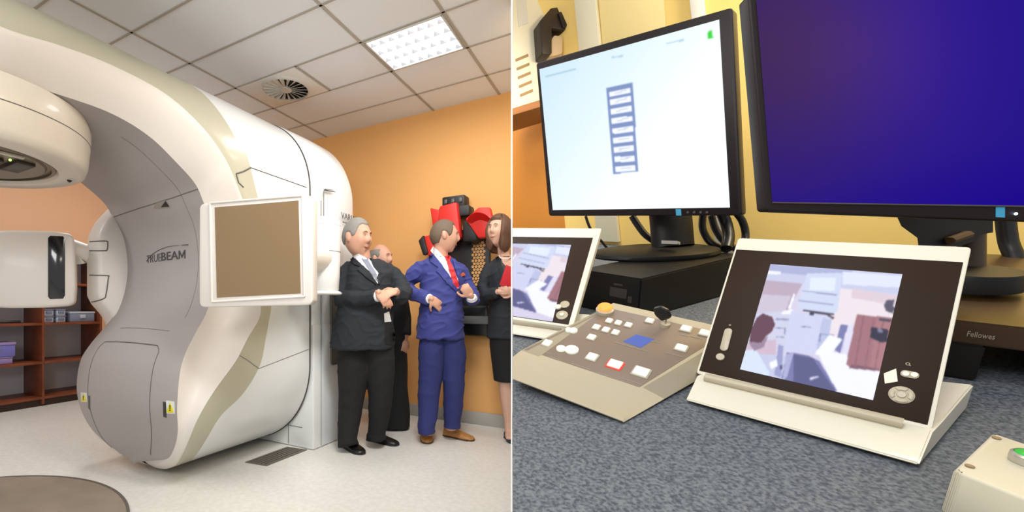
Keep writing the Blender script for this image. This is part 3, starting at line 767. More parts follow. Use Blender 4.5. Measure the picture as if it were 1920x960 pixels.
def shoe(heel, toe, wdt, m, par, zt=.085):
    h, t_ = Vector(heel), Vector(toe); d = (t_-h).normalized(); L_ = (t_-h).length; s = V(-d.y, d.x, 0); rows = []
    for f, w_, hh in ((0, .5, .5), (.03, .72, .8), (.12, .82, 1.0), (.3, .78, 1.0), (.42, .8, .85), (.6, 1.0, .62), (.78, 1.0, .5), (.92, .8, .40), (.98, .5, .3), (1, .2, .18)):
        c = h+d*L_*f; row = []
        for k in range(16):
            u = 2*PI*k/16; x_ = math.cos(u)*wdt/2*w_; z_ = (math.sin(u)*.5+.5)*zt*hh if math.sin(u) > 0 else .5*zt*hh*(1+max(-1, math.sin(u)*2.5))
            row.append(V(c.x, c.y, 0)+s*x_+V(0, 0, max(.006, z_)))
        rows.append(row)
    b = NB(); grid(b, rows, closed=True, capends=True); o_ = obj('shoe', b, m, par)
    b = NB(); rows = []
    for f, w_ in ((0, .6), (.1, .86), (.35, .8), (.6, 1.03), (.85, .98), (.97, .6), (1.005, .3)):
        c = h+d*L_*f; rows.append([V(c.x, c.y, 0)+s*wdt/2*w_+V(0, 0, .001), V(c.x, c.y, 0)-s*wdt/2*w_+V(0, 0, .001), V(c.x, c.y, 0)-s*wdt/2*w_+V(0, 0, .013), V(c.x, c.y, 0)+s*wdt/2*w_+V(0, 0, .013)])
    grid(b, rows, closed=True, capends=True); obj('sole', b, M_leatherb if m is not M_leathert else mat('sole_brown', sr(70, 46, 28), .6), o_)
def crumple(bm, amp=.004, sc_=14, seed=0):
    from mathutils import noise
    for v in bm.verts:
        n_ = noise.noise(V(v.co.x*sc_+seed, v.co.y*sc_, v.co.z*sc_*.45)); v.co += v.normal*amp*n_
def wrinkle(bm, amp, sc_, seed=0):
    from mathutils import noise
    bm.normal_update()
    for v in bm.verts:
        n_ = noise.noise(V(v.co.x*sc_*.55+seed+v.co.z*4, v.co.y*sc_*.55, v.co.z*sc_-v.co.x*5)); r_ = 1-abs(n_)*2.2; v.co += v.normal*amp*max(0, r_)**2
def limb(bm, pts, rad, seg=16): tube(bm, pts, rad, seg)
def P(u, v, y): return at(u, v, y)
def fold(bm, pts, r_): tube(bm, pts, r_, 8)

# ---------------------------------------------------------------- man in the black suit, hands clasped
Y1 = 3.38; y = Y1
m1 = thing('person', 'grey-haired man in a black suit standing with clasped hands beside the white machine', 'person', V(-.04, Y1, 0))
HM, hk = head_M(670, Y1-.02, 410, 481, 50, -2, 0)
b = NB(); head_mesh(b, HM, hk, fat=.8)
limb(b, [P(679, 500, y+.02), P(677, 470, y), P(674, 450, y)], [(.075, .07), (.066, .064), (.06, .06)])
ell(b, [(P(684, 640, y), .13, .09, 0), (P(686, 600, y), .14, .10, 0), (P(688, 550, y), .14, .09, 0), (P(690, 515, y), .13, .07, 0), (P(686, 490, y+.01), .07, .06, 0)])
limb(b, [P(663, 640, y), P(660, 740, y+.02), P(655, 830, y-.02)], [.08, .06, .045]); limb(b, [P(712, 640, y), P(710, 730, y+.02), P(704, 820, y+.05)], [.08, .06, .045])
limb(b, [P(655, 512, y), P(643, 550, y-.05), P(668, 562, y-.16), P(709, 550, y-.25)], [.035, .032, .03, .026]); limb(b, [P(730, 514, y+.02), P(755, 547, y-.06), P(750, 555, y-.13), P(742, 547, y-.22)], [.035, .032, .03, .028])
# clasped hands: his right hand over the left
hand(b, P(708, 546, y-.27), V(.62, -.05, -.72), V(.35, -.9, .25), side=-1, curl=.5, k=.98, thumb=.3, curls=(.3, .4, .5, .6), spread=.02)
hand(b, P(744, 544, y-.22), V(-.85, -.42, -.32), V(-.35, -.75, .5), side=1, curl=.75, k=.98, spread=.03, thumb=.9)
b = fuse(b, .0055, 3)
bd = obj('body', b, M_skin2, m1, auto=80)
face_parts(HM, hk, m1, fat=.8, lip=mat('lips_dull', sr(168, 104, 88), .5))
hm = hairline([(0, .66), (.5, .70), (.8, .58), (.98, .25), (1.1, .05), (1.28, -.02), (1.42, .20), (1.72, .22), (1.85, -.1), (2.1, -.38), (3.2, -.42)])
b = hair_mesh(HM, hk, hm, .008, fat=.8); obj('hair', b, M_hairg, m1, auto=180)
b = NB()
ell(b, [(P(677, 652, y), .245, .18, 0), (P(679, 640, y), .245, .182, 0), (P(682, 605, y), .225, .18, 0), (P(686, 570, y), .205, .175, 0), (P(690, 535, y), .185, .155, 0), (P(692, 512, y), .185, .13, 0), (P(690, 497, y+.005), .155, .105, 0), (P(686, 487, y+.01), .09, .085, 0)], 36)
limb(b, [P(660, 502, y+.01), P(646, 516, y), P(640, 540, y-.03), P(640, 560, y-.07), P(668, 563, y-.16), P(706, 556, y-.24)], [(.06, .06), (.075, .075), (.072, .072), (.068, .066), (.062, .058), (.048, .044)])
limb(b, [P(722, 504, y+.01), P(738, 516, y+.02), P(748, 532, y), P(757, 548, y-.06), P(752, 556, y-.13), P(742, 549, y-.21)], [(.055, .055), (.07, .07), (.066, .066), (.062, .06), (.058, .056), (.046, .042)])
b = fuse(b, .007, 6); bmesh.ops.recalc_face_normals(b, faces=b.faces); b.normal_update(); crumple(b, .014, 8, 2); wrinkle(b, .006, 17, 5)
jk = obj('jacket', b, M_suitk, m1, auto=80); jt = bvh([jk, bd])
b = NB(); patch(b, jt, [(660, 481), (672, 476), (692, 486), (706, 502), (714, 524), (708, 532), (692, 508), (672, 492)], 2.5, .004, .004); obj('shirt', b, M_shirt, m1)
b = NB(); patch(b, jt, [(677, 484), (688, 483), (693, 493), (706, 514), (709, 530), (697, 514), (684, 494)], 2.5, .009, .005); obj('tie', b, M_tie, m1)
b = NB(); patch(b, jt, [(656, 486), (662, 482), (676, 494), (692, 510), (706, 530), (706, 534), (684, 518), (670, 506), (676, 500), (664, 496)], 2.5, .009, .007); obj('lapel', b, M_suitk, m1)
b = NB(); patch(b, jt, [(694, 484), (700, 488), (712, 506), (716, 524), (710, 534), (706, 522), (710, 512), (700, 500)], 2.5, .009, .007); obj('lapel', b, M_suitk, m1)
b = NB(); patch(b, jt, [(720, 588), (729, 584), (733, 603), (721, 604)], 3, .004, .004); obj('shirt_tail', b, M_shirt, m1)
b = NB(); patch(b, jt, [(722, 606), (733, 604), (742, 628), (738, 646), (722, 646)], 3, .003, .003); obj('jacket_opening', b, M_trk, m1)
b = NB(); tube(b, [P(706, 556, y-.24), P(709.5, 555, y-.255)], [(.045, .04), (.040, .035)], 16); obj('shirt_cuff', b, M_shirt, m1)
b = NB()
limb(b, [P(664, 630, y), P(663, 680, y), P(659, 740, y+.01), P(655, 790, y), P(652, 822, y-.03), P(654, 836, y-.05)], [(.135, .13), (.125, .12), (.1, .1), (.085, .085), (.072, .075), (.078, .08)], 20)
limb(b, [P(706, 630, y), P(712, 680, y+.01), P(714, 740, y+.02), P(710, 785, y+.04), P(706, 812, y+.06), P(707, 824, y+.06)], [(.13, .13), (.115, .115), (.095, .1), (.08, .085), (.072, .075), (.076, .08)], 20)
b = fuse(b, .008, 5); b.normal_update(); crumple(b, .010, 8, 7); wrinkle(b, .0045, 9, 8); obj('trousers', b, M_trk, m1, auto=80)
shoe(onplane(641, 834, V(0, 0, 0), V(0, 0, 1)), onplane(681, 853, V(0, 0, 0), V(0, 0, 1)), .10, M_leatherb, m1)
shoe(onplane(690, 824, V(0, 0, 0), V(0, 0, 1)), onplane(747, 836, V(0, 0, 0), V(0, 0, 1)), .10, M_leatherb, m1)

# ---------------------------------------------------------------- man in the blue suit
Y2 = 3.56; y = Y2
m2 = thing('person', 'man in a bright blue suit and red tie, one hand in his pocket', 'person', V(.56, Y2, 0))
HM, hk = head_M(834, Y2, 413, 475, 84, 0, -4)
b = NB(); head_mesh(b, HM, hk, fat=.25)
limb(b, [P(826, 494, y+.02), P(826, 470, y+.01), P(830, 455, y)], [(.07, .066), (.056, .058), (.055, .058)])
ell(b, [(P(826, 625, y), .12, .08, 0), (P(826, 590, y), .12, .09, 0), (P(828, 540, y), .12, .09, 0), (P(828, 510, y), .12, .07, 0), (P(826, 488, y+.01), .06, .06, 0)])
limb(b, [P(812, 640, y), P(808, 730, y), P(801, 815, y-.02)], [.08, .06, .045]); limb(b, [P(846, 640, y), P(847, 730, y+.02), P(846, 805, y+.05)], [.08, .06, .045])
limb(b, [P(800, 508, y), P(763, 535, y+.02), P(778, 553, y-.07), P(807, 560, y-.17)], [.035, .033, .03, .026]); limb(b, [P(858, 512, y+.02), P(882, 553, y-.04), P(886, 561, y-.12), P(884, 557, y-.19)], [.035, .033, .03, .027])
hand(b, P(806, 559, y-.185), V(.75, .25, -.55), V(.15, -.9, .25), side=1, curl=.35, k=.98, spread=.02, thumb=1.4)
hand(b, P(884, 556, y-.20), V(-.6, -.1, .75), V(-.3, -.9, .1), side=-1, curl=1.2, k=.98, curls=(1.0, 1.2, 1.25, 1.3))
b = fuse(b, .0055, 3); bd = obj('body', b, M_skin2, m2, auto=80)
face_parts(HM, hk, m2, fat=.25, lip=mat('lips_dull', (0, 0, 0)))
hm = hairline([(0, .72), (.4, .78), (.75, .66), (.95, .28), (1.08, .02), (1.25, -.10), (1.42, .16), (1.72, .20), (1.85, -.15), (2.1, -.45), (3.2, -.5)])
b = hair_mesh(HM, hk, hm, .008, fat=.25); obj('hair', b, M_hairm, m2, auto=180)
b = NB()
ell(b, [(P(824, 634, y), .185, .145, 0), (P(825, 620, y), .184, .145, 0), (P(826, 590, y), .172, .145, 0), (P(827, 560, y), .165, .145, 0), (P(829, 530, y), .170, .135, 0), (P(828, 508, y), .18, .12, 0), (P(824, 492, y+.005), .15, .1, 0), (P(824, 482, y+.01), .085, .08, 0)], 36)
limb(b, [P(806, 496, y+.01), P(792, 503, y), P(776, 518, y), P(761, 535, y+.02), P(778, 553, y-.07), P(804, 560, y-.16)], [(.055, .055), (.068, .068), (.066, .066), (.062, .06), (.058, .054), (.046, .042)])
limb(b, [P(852, 498, y+.01), P(864, 512, y+.02), P(872, 532, y+.02), P(884, 556, y-.05), P(886, 562, y-.12), P(884, 557, y-.18)], [(.05, .05), (.062, .062), (.060, .060), (.058, .058), (.05, .05), (.042, .04)])
b = fuse(b, .007, 6); b.normal_update(); crumple(b, .012, 9, 12); wrinkle(b, .010, 15, 15)
jk = obj('jacket', b, M_blue, m2, auto=80); jt = bvh([jk, bd])
b = NB(); patch(b, jt, [(807, 470), (812, 462), (822, 470), (834, 484), (846, 500), (858, 522), (861, 548), (854, 544), (840, 514), (822, 488)], 2.5, .004, .004); obj('shirt', b, M_shirt, m2)
b = NB(); patch(b, jt, [(833, 482), (841, 478), (845, 484), (843, 490), (852, 508), (860, 536), (858, 544), (850, 534), (842, 508), (837, 490)], 2.5, .010, .005); obj('tie', b, M_tie2, m2, label='red tie')
b = NB(); patch(b, jt, [(804, 481), (809, 474), (813, 480), (828, 496), (846, 522), (858, 544), (856, 548), (834, 526), (818, 508), (822, 502), (808, 492)], 2.5, .010, .007); obj('lapel', b, M_blue, m2)
b = NB(); patch(b, jt, [(848, 488), (852, 492), (862, 508), (868, 530), (862, 546), (859, 526), (854, 506)], 2.5, .010, .007); obj('lapel', b, M_blue, m2)
b = NB(); patch(b, jt, [(862, 514), (868, 511), (871, 516), (863, 519)], 3, .01, .004); obj('pocket_square', b, mat('square_orange', sr(196, 96, 70), .6), m2)
b = NB(); patch(b, bvh([jk]), [(800, 573), (836, 569), (837, 572), (801, 577)], 3, .004, .003); obj('pocket_flap', b, M_blue2, m2)
b = NB(); tube(b, [P(803, 560, y-.155), P(807, 561, y-.172)], [(.044, .04), (.038, .034)], 16); obj('shirt_cuff', b, M_shirt, m2)
b = NB(); tube(b, [P(885, 560, y-.17), P(884, 556, y-.19)], [(.042, .04), (.036, .034)], 16); obj('shirt_cuff', b, M_shirt, m2)
b = NB()
limb(b, [P(813, 615, y), P(809, 660, y), P(806, 720, y), P(803, 770, y-.01), P(799, 800, y-.03), P(800, 812, y-.03)], [(.09, .10), (.108, .115), (.092, .09), (.08, .08), (.07, .07), (.072, .075)], 20)
limb(b, [P(844, 615, y), P(851, 660, y+.01), P(851, 720, y+.02), P(848, 765, y+.04), P(847, 792, y+.05), P(847, 803, y+.05)], [(.09, .10), (.098, .105), (.085, .09), (.075, .08), (.068, .072), (.07, .075)], 20)
b = fuse(b, .008, 5); b.normal_update(); crumple(b, .010, 8, 17); wrinkle(b, .005, 9, 9); obj('trousers', b, M_blue2, m2, auto=80)
shoe(onplane(798, 806, V(0, 0, 0), V(0, 0, 1)), onplane(801, 833, V(0, 0, 0), V(0, 0, 1)), .105, M_leathert, m2)
shoe(onplane(833, 816, V(0, 0, 0), V(0, 0, 1)), onplane(889, 827, V(0, 0, 0), V(0, 0, 1)), .10, M_leathert, m2)

# ---------------------------------------------------------------- man in a cassock behind
Y3 = 4.0; y = Y3
m3 = thing('person', 'balding grey man in a long black cassock half hidden behind the man with clasped hands', 'person', V(.16, Y3, 0))
HM, hk = head_M(714, Y3, 458, 514, 55, 5, 0)
b = NB(); head_mesh(b, HM, hk, fat=.2)
limb(b, [P(722, 528, y), P(718, 505, y)], [(.07, .07), (.058, .06)])
ell(b, [(P(738, 780, y), .1, .1, 0), (P(734, 640, y), .14, .12, 0), (P(732, 550, y), .15, .11, 0), (P(730, 528, y), .1, .08, 0)])
limb(b, [P(752, 545, y), P(762, 600, y-.02), P(760, 632, y-.08)], [.045, .04, .028])
hand(b, P(759, 634, y-.08), V(.02, -.2, -1), V(.6, -.7, 0), side=-1, curl=.4, k=.95)
b = fuse(b, .0065, 3); obj('body', b, M_skin2, m3, auto=80)
face_parts(HM, hk, m3, fat=.2)
hm = hairline([(0, 1.6), (1.0, 1.2), (1.12, .2), (1.3, .0), (1.42, .18), (1.72, .2), (1.9, -.2), (3.2, -.35)], top=((0, 1.2, 3.2), (.6, .62, .75)))
b = hair_mesh(HM, hk, hm, .008, fat=.2); obj('hair', b, M_hairg, m3, auto=180)
b = NB()
ell(b, [(P(740, 799, y), .135, .14, 0), (P(740, 780, y), .135, .14, 0), (P(738, 700, y), .125, .135, 0), (P(735, 620, y), .135, .13, 0), (P(733, 560, y), .15, .13, 0), (P(731, 535, y), .14, .11, 0), (P(726, 520, y), .08, .08, 0)], 36)
limb(b, [P(746, 536, y), P(753, 560, y), P(760, 600, y-.02), P(760, 628, y-.07)], [(.055, .055), (.06, .06), (.056, .056), (.05, .05)])
b = fuse(b, .008, 5); b.normal_update(); crumple(b, .012, 9, 22); obj('cassock', b, M_cass, m3, auto=80)
b = NB(); tube(b, [P(714+6*math.cos(a)*1.3+4, 522+3*math.sin(a), y-.07*math.sin(a)-.02) for a in np.linspace(0, PI, 10)], .008, 8); obj('collar', b, M_shirt, m3)
shoe(onplane(724, 800, V(0, 0, 0), V(0, 0, 1))+V(0, .0, 0), onplane(722, 806, V(0, 0, 0), V(0, 0, 1)), .09, M_leatherb, m3)

# ---------------------------------------------------------------- woman at the picture's dividing line
Y4 = 3.66; y = Y4
m4 = thing('person', 'brown-haired woman in a black jacket and skirt holding a red folder', 'person', V(1.14, Y4, 0))
HM, hk = head_M(936, Y4, 404, 464, -48, 10, 0)
b = NB(); head_mesh(b, HM, hk, fat=.15)
limb(b, [P(947, 490, y+.01), P(943, 468, y+.01), P(940, 450, y)], [(.055, .052), (.045, .046), (.045, .05)])
ell(b, [(P(952, 640, y), .10, .08, 0), (P(950, 590, y), .09, .08, 0), (P(950, 540, y), .10, .08, 0), (P(948, 510, y), .10, .07, 0), (P(947, 488, y+.01), .05, .05, 0)])
limb(b, [P(940, 650, y), P(946, 715, y-.01), P(949, 745, y+.01), P(953, 790, y+.02), P(954, 815, y+.01)], [.07, .05, .052, .034, .03]); limb(b, [P(972, 650, y), P(972, 715, y+.02), P(974, 745, y+.03), P(976, 790, y+.06), P(977, 812, y+.05)], [.07, .05, .052, .034, .03])
for (hx, hy) in ((954, 0), (977, .05)): limb(b, [P(hx, 812, y+hy+.01), P(hx+.5, 818, y+hy-.08), P(hx+.5, 822, y+hy-.13)], [(.03, .028), (.032, .02), (.025, .012)], 10)
limb(b, [P(920, 507, y), P(908, 540, y-.02), P(915, 551, y-.08), P(934, 547, y-.18)], [.03, .03, .028, .022]); limb(b, [P(975, 507, y), P(990, 541, y-.02), P(982, 551, y-.1), P(966, 547, y-.2)], [.03, .03, .028, .022])
hand(b, P(934, 547, y-.19), V(.9, -.15, .1), V(-.1, -.9, -.2), side=1, curl=.5, k=.88)
hand(b, P(966, 546, y-.21), V(-.9, -.15, .05), V(.1, -.9, -.2), side=-1, curl=.5, k=.88)
b = fuse(b, .0055, 3); bd = obj('body', b, M_skin3, m4, auto=80)
face_parts(HM, hk, m4, fat=.15)
def hm4(a, ph): 
    aa = abs(a); front = sstep(ph, .50, .68) if aa < .7 else 0
    return max(front, sstep(aa, .68, .95)*sstep(ph, -1.15, -1.0))
b = hair_mesh(HM, hk, hm4, lambda a, ph: .018+.012*sstep(abs(a), .8, 1.6)*(1-sstep(ph, .0, .9))+(.03*sstep(-ph, .3, .9) if abs(a) > 1 else 0), fat=.15, wob=.001); obj('hair', b, M_hairb, m4, auto=180)
b = NB(); HMi = HM @ Matrix.Translation(V(.083, -.01, -.045)*hk); bmesh.ops.create_icosphere(b, subdivisions=2, radius=.006, matrix=HMi); obj('earring', b, M_black, m4)
b = NB(); 
ell(b, [(P(950, 634, y), .16, .125, 0), (P(950, 610, y), .15, .12, 0), (P(949, 575, y), .13, .115, 0), (P(949, 540, y), .14, .12, 0), (P(948, 510, y), .155, .105, 0), (P(948, 494, y+.005), .13, .085, 0), (P(947, 483, y+.01), .06, .06, 0)], 32)
limb(b, [P(920, 496, y+.01), P(912, 515, y), P(906, 540, y-.02), P(914, 553, y-.08), P(933, 548, y-.16)], [(.05, .05), (.056, .056), (.052, .052), (.048, .046), (.036, .034)])
limb(b, [P(975, 496, y+.01), P(986, 515, y), P(992, 542, y-.02), P(982, 552, y-.1), P(966, 547, y-.19)], [(.05, .05), (.056, .056), (.052, .052), (.048, .046), (.036, .034)])
b = fuse(b, .007, 6); b.normal_update(); crumple(b, .010, 10, 32); wrinkle(b, .006, 16, 3)
jk = obj('jacket', b, M_suitk, m4, auto=80); jt = bvh([jk, bd])
b = NB(); patch(b, jt, [(938, 480), (958, 480), (962, 500), (954, 506), (944, 498)], 3, .003, .003); obj('neckline', b, M_skin3, m4)
b = NB(); patch(b, jt, [(936, 484), (942, 492), (950, 502), (962, 498), (962, 520), (948, 520), (940, 505)], 3, .005, .003); obj('blouse', b, mat('blouse_black', sr(18, 18, 20), .5), m4)
b = NB(); patch(b, jt, [(930, 482), (936, 480), (940, 495), (950, 525), (952, 538), (944, 528), (936, 505)], 3, .008, .006); obj('lapel', b, M_suitk, m4)
b = NB(); tube(b, [P(947+11*math.cos(a), 479+7*math.sin(a), y-.05-.06*math.sin(a)) for a in np.linspace(0, PI, 16)], .005, 8); obj('necklace', b, mat('pearls', sr(214, 196, 186), .3), m4)
b = NB(); ell(b, [(P(955, 714, y), .125, .10, 0), (P(954, 690, y), .130, .105, 0), (P(952, 650, y), .145, .115, 0), (P(951, 620, y), .14, .11, 0)], 32); b = fuse(b, .008, 4); b.normal_update(); crumple(b, .006, 9, 36); obj('skirt', b, M_trk, m4, auto=80)
for (hx, hy) in ((954, 0), (977, .05)):
    q = P(hx, 820, y+hy); shoe(V(q.x, q.y+.05, 0), V(q.x+.005, q.y-.15, 0), .085, mat('shoe_blue_grey', sr(52, 62, 84), .35), m4, .07)
cf = P(958, 522, y-.225); Mf_ = frame(cf, V(.92, .1, -.38).normalized(), V(.3, -.1, .95).normalized(), V(0, -1, 0))
b = NB(); box(b, (.04, .0, 0), (.22, .16, .018), Mf_, .003)
fo = obj('folder', b, mat('folder_red', sr(190, 30, 44), .5)); tag(fo, 'red folder held in the hands of the brown-haired woman', 'folder')
# ================================================================ CONTROL DESK (own plane, leaning 16 degrees like a console)
d1 = V(-700, 837, 180).normalized(); d2_ = V(1500, 837, 356).normalized()
dn = d2_.cross(d1).normalized(); dn = dn if dn.z > 0 else -dn
HD = .47
dx = (-d1-dn*(-d1).dot(dn)).normalized(); dy = dn.cross(dx).normalized()   # right along the desk, toward the wall
def D(u, v, h=0): R = ray(u, v); return CAM+R*(-(HD-h)/dn.dot(R))
DESK0 = CAM-dn*HD
cl = V((961.5-CX)/F, 1, 0); CLIP = (CAM.copy(), V(-cl.y, cl.x, 0).normalized())
M_desk = mat('desk_laminate', sr(118, 124, 130), .6, noise=sr(72, 78, 88), nscale=170, spec=.2)
MATS['desk_laminate'].node_tree.nodes['Noise Texture'].inputs['Detail'].default_value = 2
M_yw = mat('yellow_wall_paint', sr(242, 208, 122), .8, bump=.03)
M_cream = mat('cream_plastic', sr(180, 170, 147), .42, coat=.1)
M_cream2 = mat('cream_light', sr(226, 221, 205), .4, coat=.15)
M_bez = mat('glossy_black_glass', sr(42, 26, 16), .5, spec=.2)
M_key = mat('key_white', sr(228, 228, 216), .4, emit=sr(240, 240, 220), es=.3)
M_mon = mat('monitor_black', sr(26, 18, 20), .5, spec=.3)
M_case = mat('case_black', sr(14, 12, 11), .5, spec=.35)
M_wstrip = mat('trunking_white', sr(216, 208, 180), .5)

# back wall of the desk
def desk_point_at(u, y):
    lo, hi = 200., 900.
    for _ in range(60):
        m = (lo+hi)/2
        q = D(u, m)
        if q.y > y or q.y < 0: lo = m
        else: hi = m
    return D(u, (lo+hi)/2)
PW = desk_point_at(1300, 2.35)
MW = frame(PW, dx, dn, -dy)      # wall frame: x along, y up, z out toward the viewer
b = NB(); box(b, (.2, 1.4, -.02), (4.4, 4.6, .04), MW); struct('wall_right', b, M_yw)
def WP(u, v, out=0): return onplane(u, v, PW-dy*out, dy)
def wxy(u, v, out=0): q = MW.inverted() @ WP(u, v, out); return (q.x, max(q.y, .02))
# desk top
b = NB(); c = [D(961.5, 1030), D(2060, 1030), None, None]
far = [PW+dx*2.2-dy*.012, PW-dx*2.0-dy*.012]
vs = [b.verts.new(p) for p in (D(930, 1030), D(2060, 1030), far[0], far[1])]
f = b.faces.new(vs); g = bmesh.ops.extrude_face_region(b, geom=[f]); bmesh.ops.translate(b, vec=-dn*.03, verts=[q for q in g['geom'] if isinstance(q, bmesh.types.BMVert)])
desk = obj('desk_top', b, M_desk, smooth=False); tag(desk, 'speckled blue-grey desk top carrying the monitors and consoles', 'desk')

def plate(name, M, poly, th, m, parent, bev=.002, z=0, **k):
    b_ = NB(); prism(b_, poly, M @ Matrix.Translation((0, 0, z)), th, bev); return obj(name, b_, m, parent, **k)
def on(M, *pts):    # picture corners -> coordinates in plane M
    Mi = M.inverted(); o_, n_ = M.col[3].to_3d(), M.col[2].to_3d(); out = []
    for p in pts: q = Mi @ onplane(p[0], p[1], o_, n_); out.append((q.x, q.y))
    return out
def rounded(poly, r, n=4):
    out = []; m = len(poly)
    for i in range(m):
        a, c, e_ = Vector(poly[i-1]), Vector(poly[i]), Vector(poly[(i+1) % m])
        u1, u2 = (a-c).normalized(), (e_-c).normalized(); p0, p1 = c+u1*r, c+u2*r
        for k in range(n+1): t_ = k/n; q = p0*(1-t_)**2+c*2*t_*(1-t_)+p1*t_**2; out.append((q.x, q.y))
    return out
def planeM(BLp, BRp, TLp):
    X = (BRp-BLp).normalized(); U = (TLp-BLp); U = (U-X*U.dot(X)).normalized(); return frame(BLp, X, U, X.cross(U))
def project(p): q = p-CAM; return (CX+F*q.x/q.y, CY-F*q.z/q.y)
def screen(name, M, quad, paint, m, parent, nx=150, ny=120, z=.001, blur=0, label=None):
    """a lit display: a fine grid whose vertices carry the picture's colours; quad TL TR BR BL"""
    Q = [Vector(q) for q in on(M, *quad)]; bm_ = NB(); rows = []; P2 = np.zeros((ny+1, nx+1, 2))
    for j in range(ny+1):
        t_ = j/ny; row = []
        for i in range(nx+1):
            s = i/nx; q = (Q[0]*(1-s)+Q[1]*s)*(1-t_)+(Q[3]*(1-s)+Q[2]*s)*t_
            p = M @ V(q.x, q.y, z); row.append(p); P2[j, i] = project(p)
        rows.append(row)
    col = paint(P2)
    for _ in range(blur):
        c2 = np.pad(col, ((1, 1), (1, 1), (0, 0)), 'edge'); col = (c2[:-2, 1:-1]+c2[2:, 1:-1]+c2[1:-1, :-2]+c2[1:-1, 2:]+2*c2[1:-1, 1:-1])/6
    grid(bm_, rows); cl_ = bm_.verts.layers.float_color.new('Col')
    lin = lambda c: np.where(c <= .04045, c/12.92, ((c+.055)/1.055)**2.4)
    cc = lin(np.clip(col/255, 0, 1))
    for vi, v in enumerate(bm_.verts): q_ = cc[vi//(nx+1), vi % (nx+1)]; v[cl_] = (q_[0], q_[1], q_[2], 1)
    return obj(name, bm_, m, parent, smooth=False, label=label)
def inpoly(P2, poly):
    x, y = P2[..., 0], P2[..., 1]; c = np.zeros(x.shape, bool); n_ = len(poly)
    for i in range(n_):
        (ax, ay), (bx, by) = poly[i], poly[i-1]
        if ay == by: continue
        k = ((ay > y) != (by > y)) & (x < (bx-ax)*(y-ay)/(by-ay)+ax); c ^= k
    return c

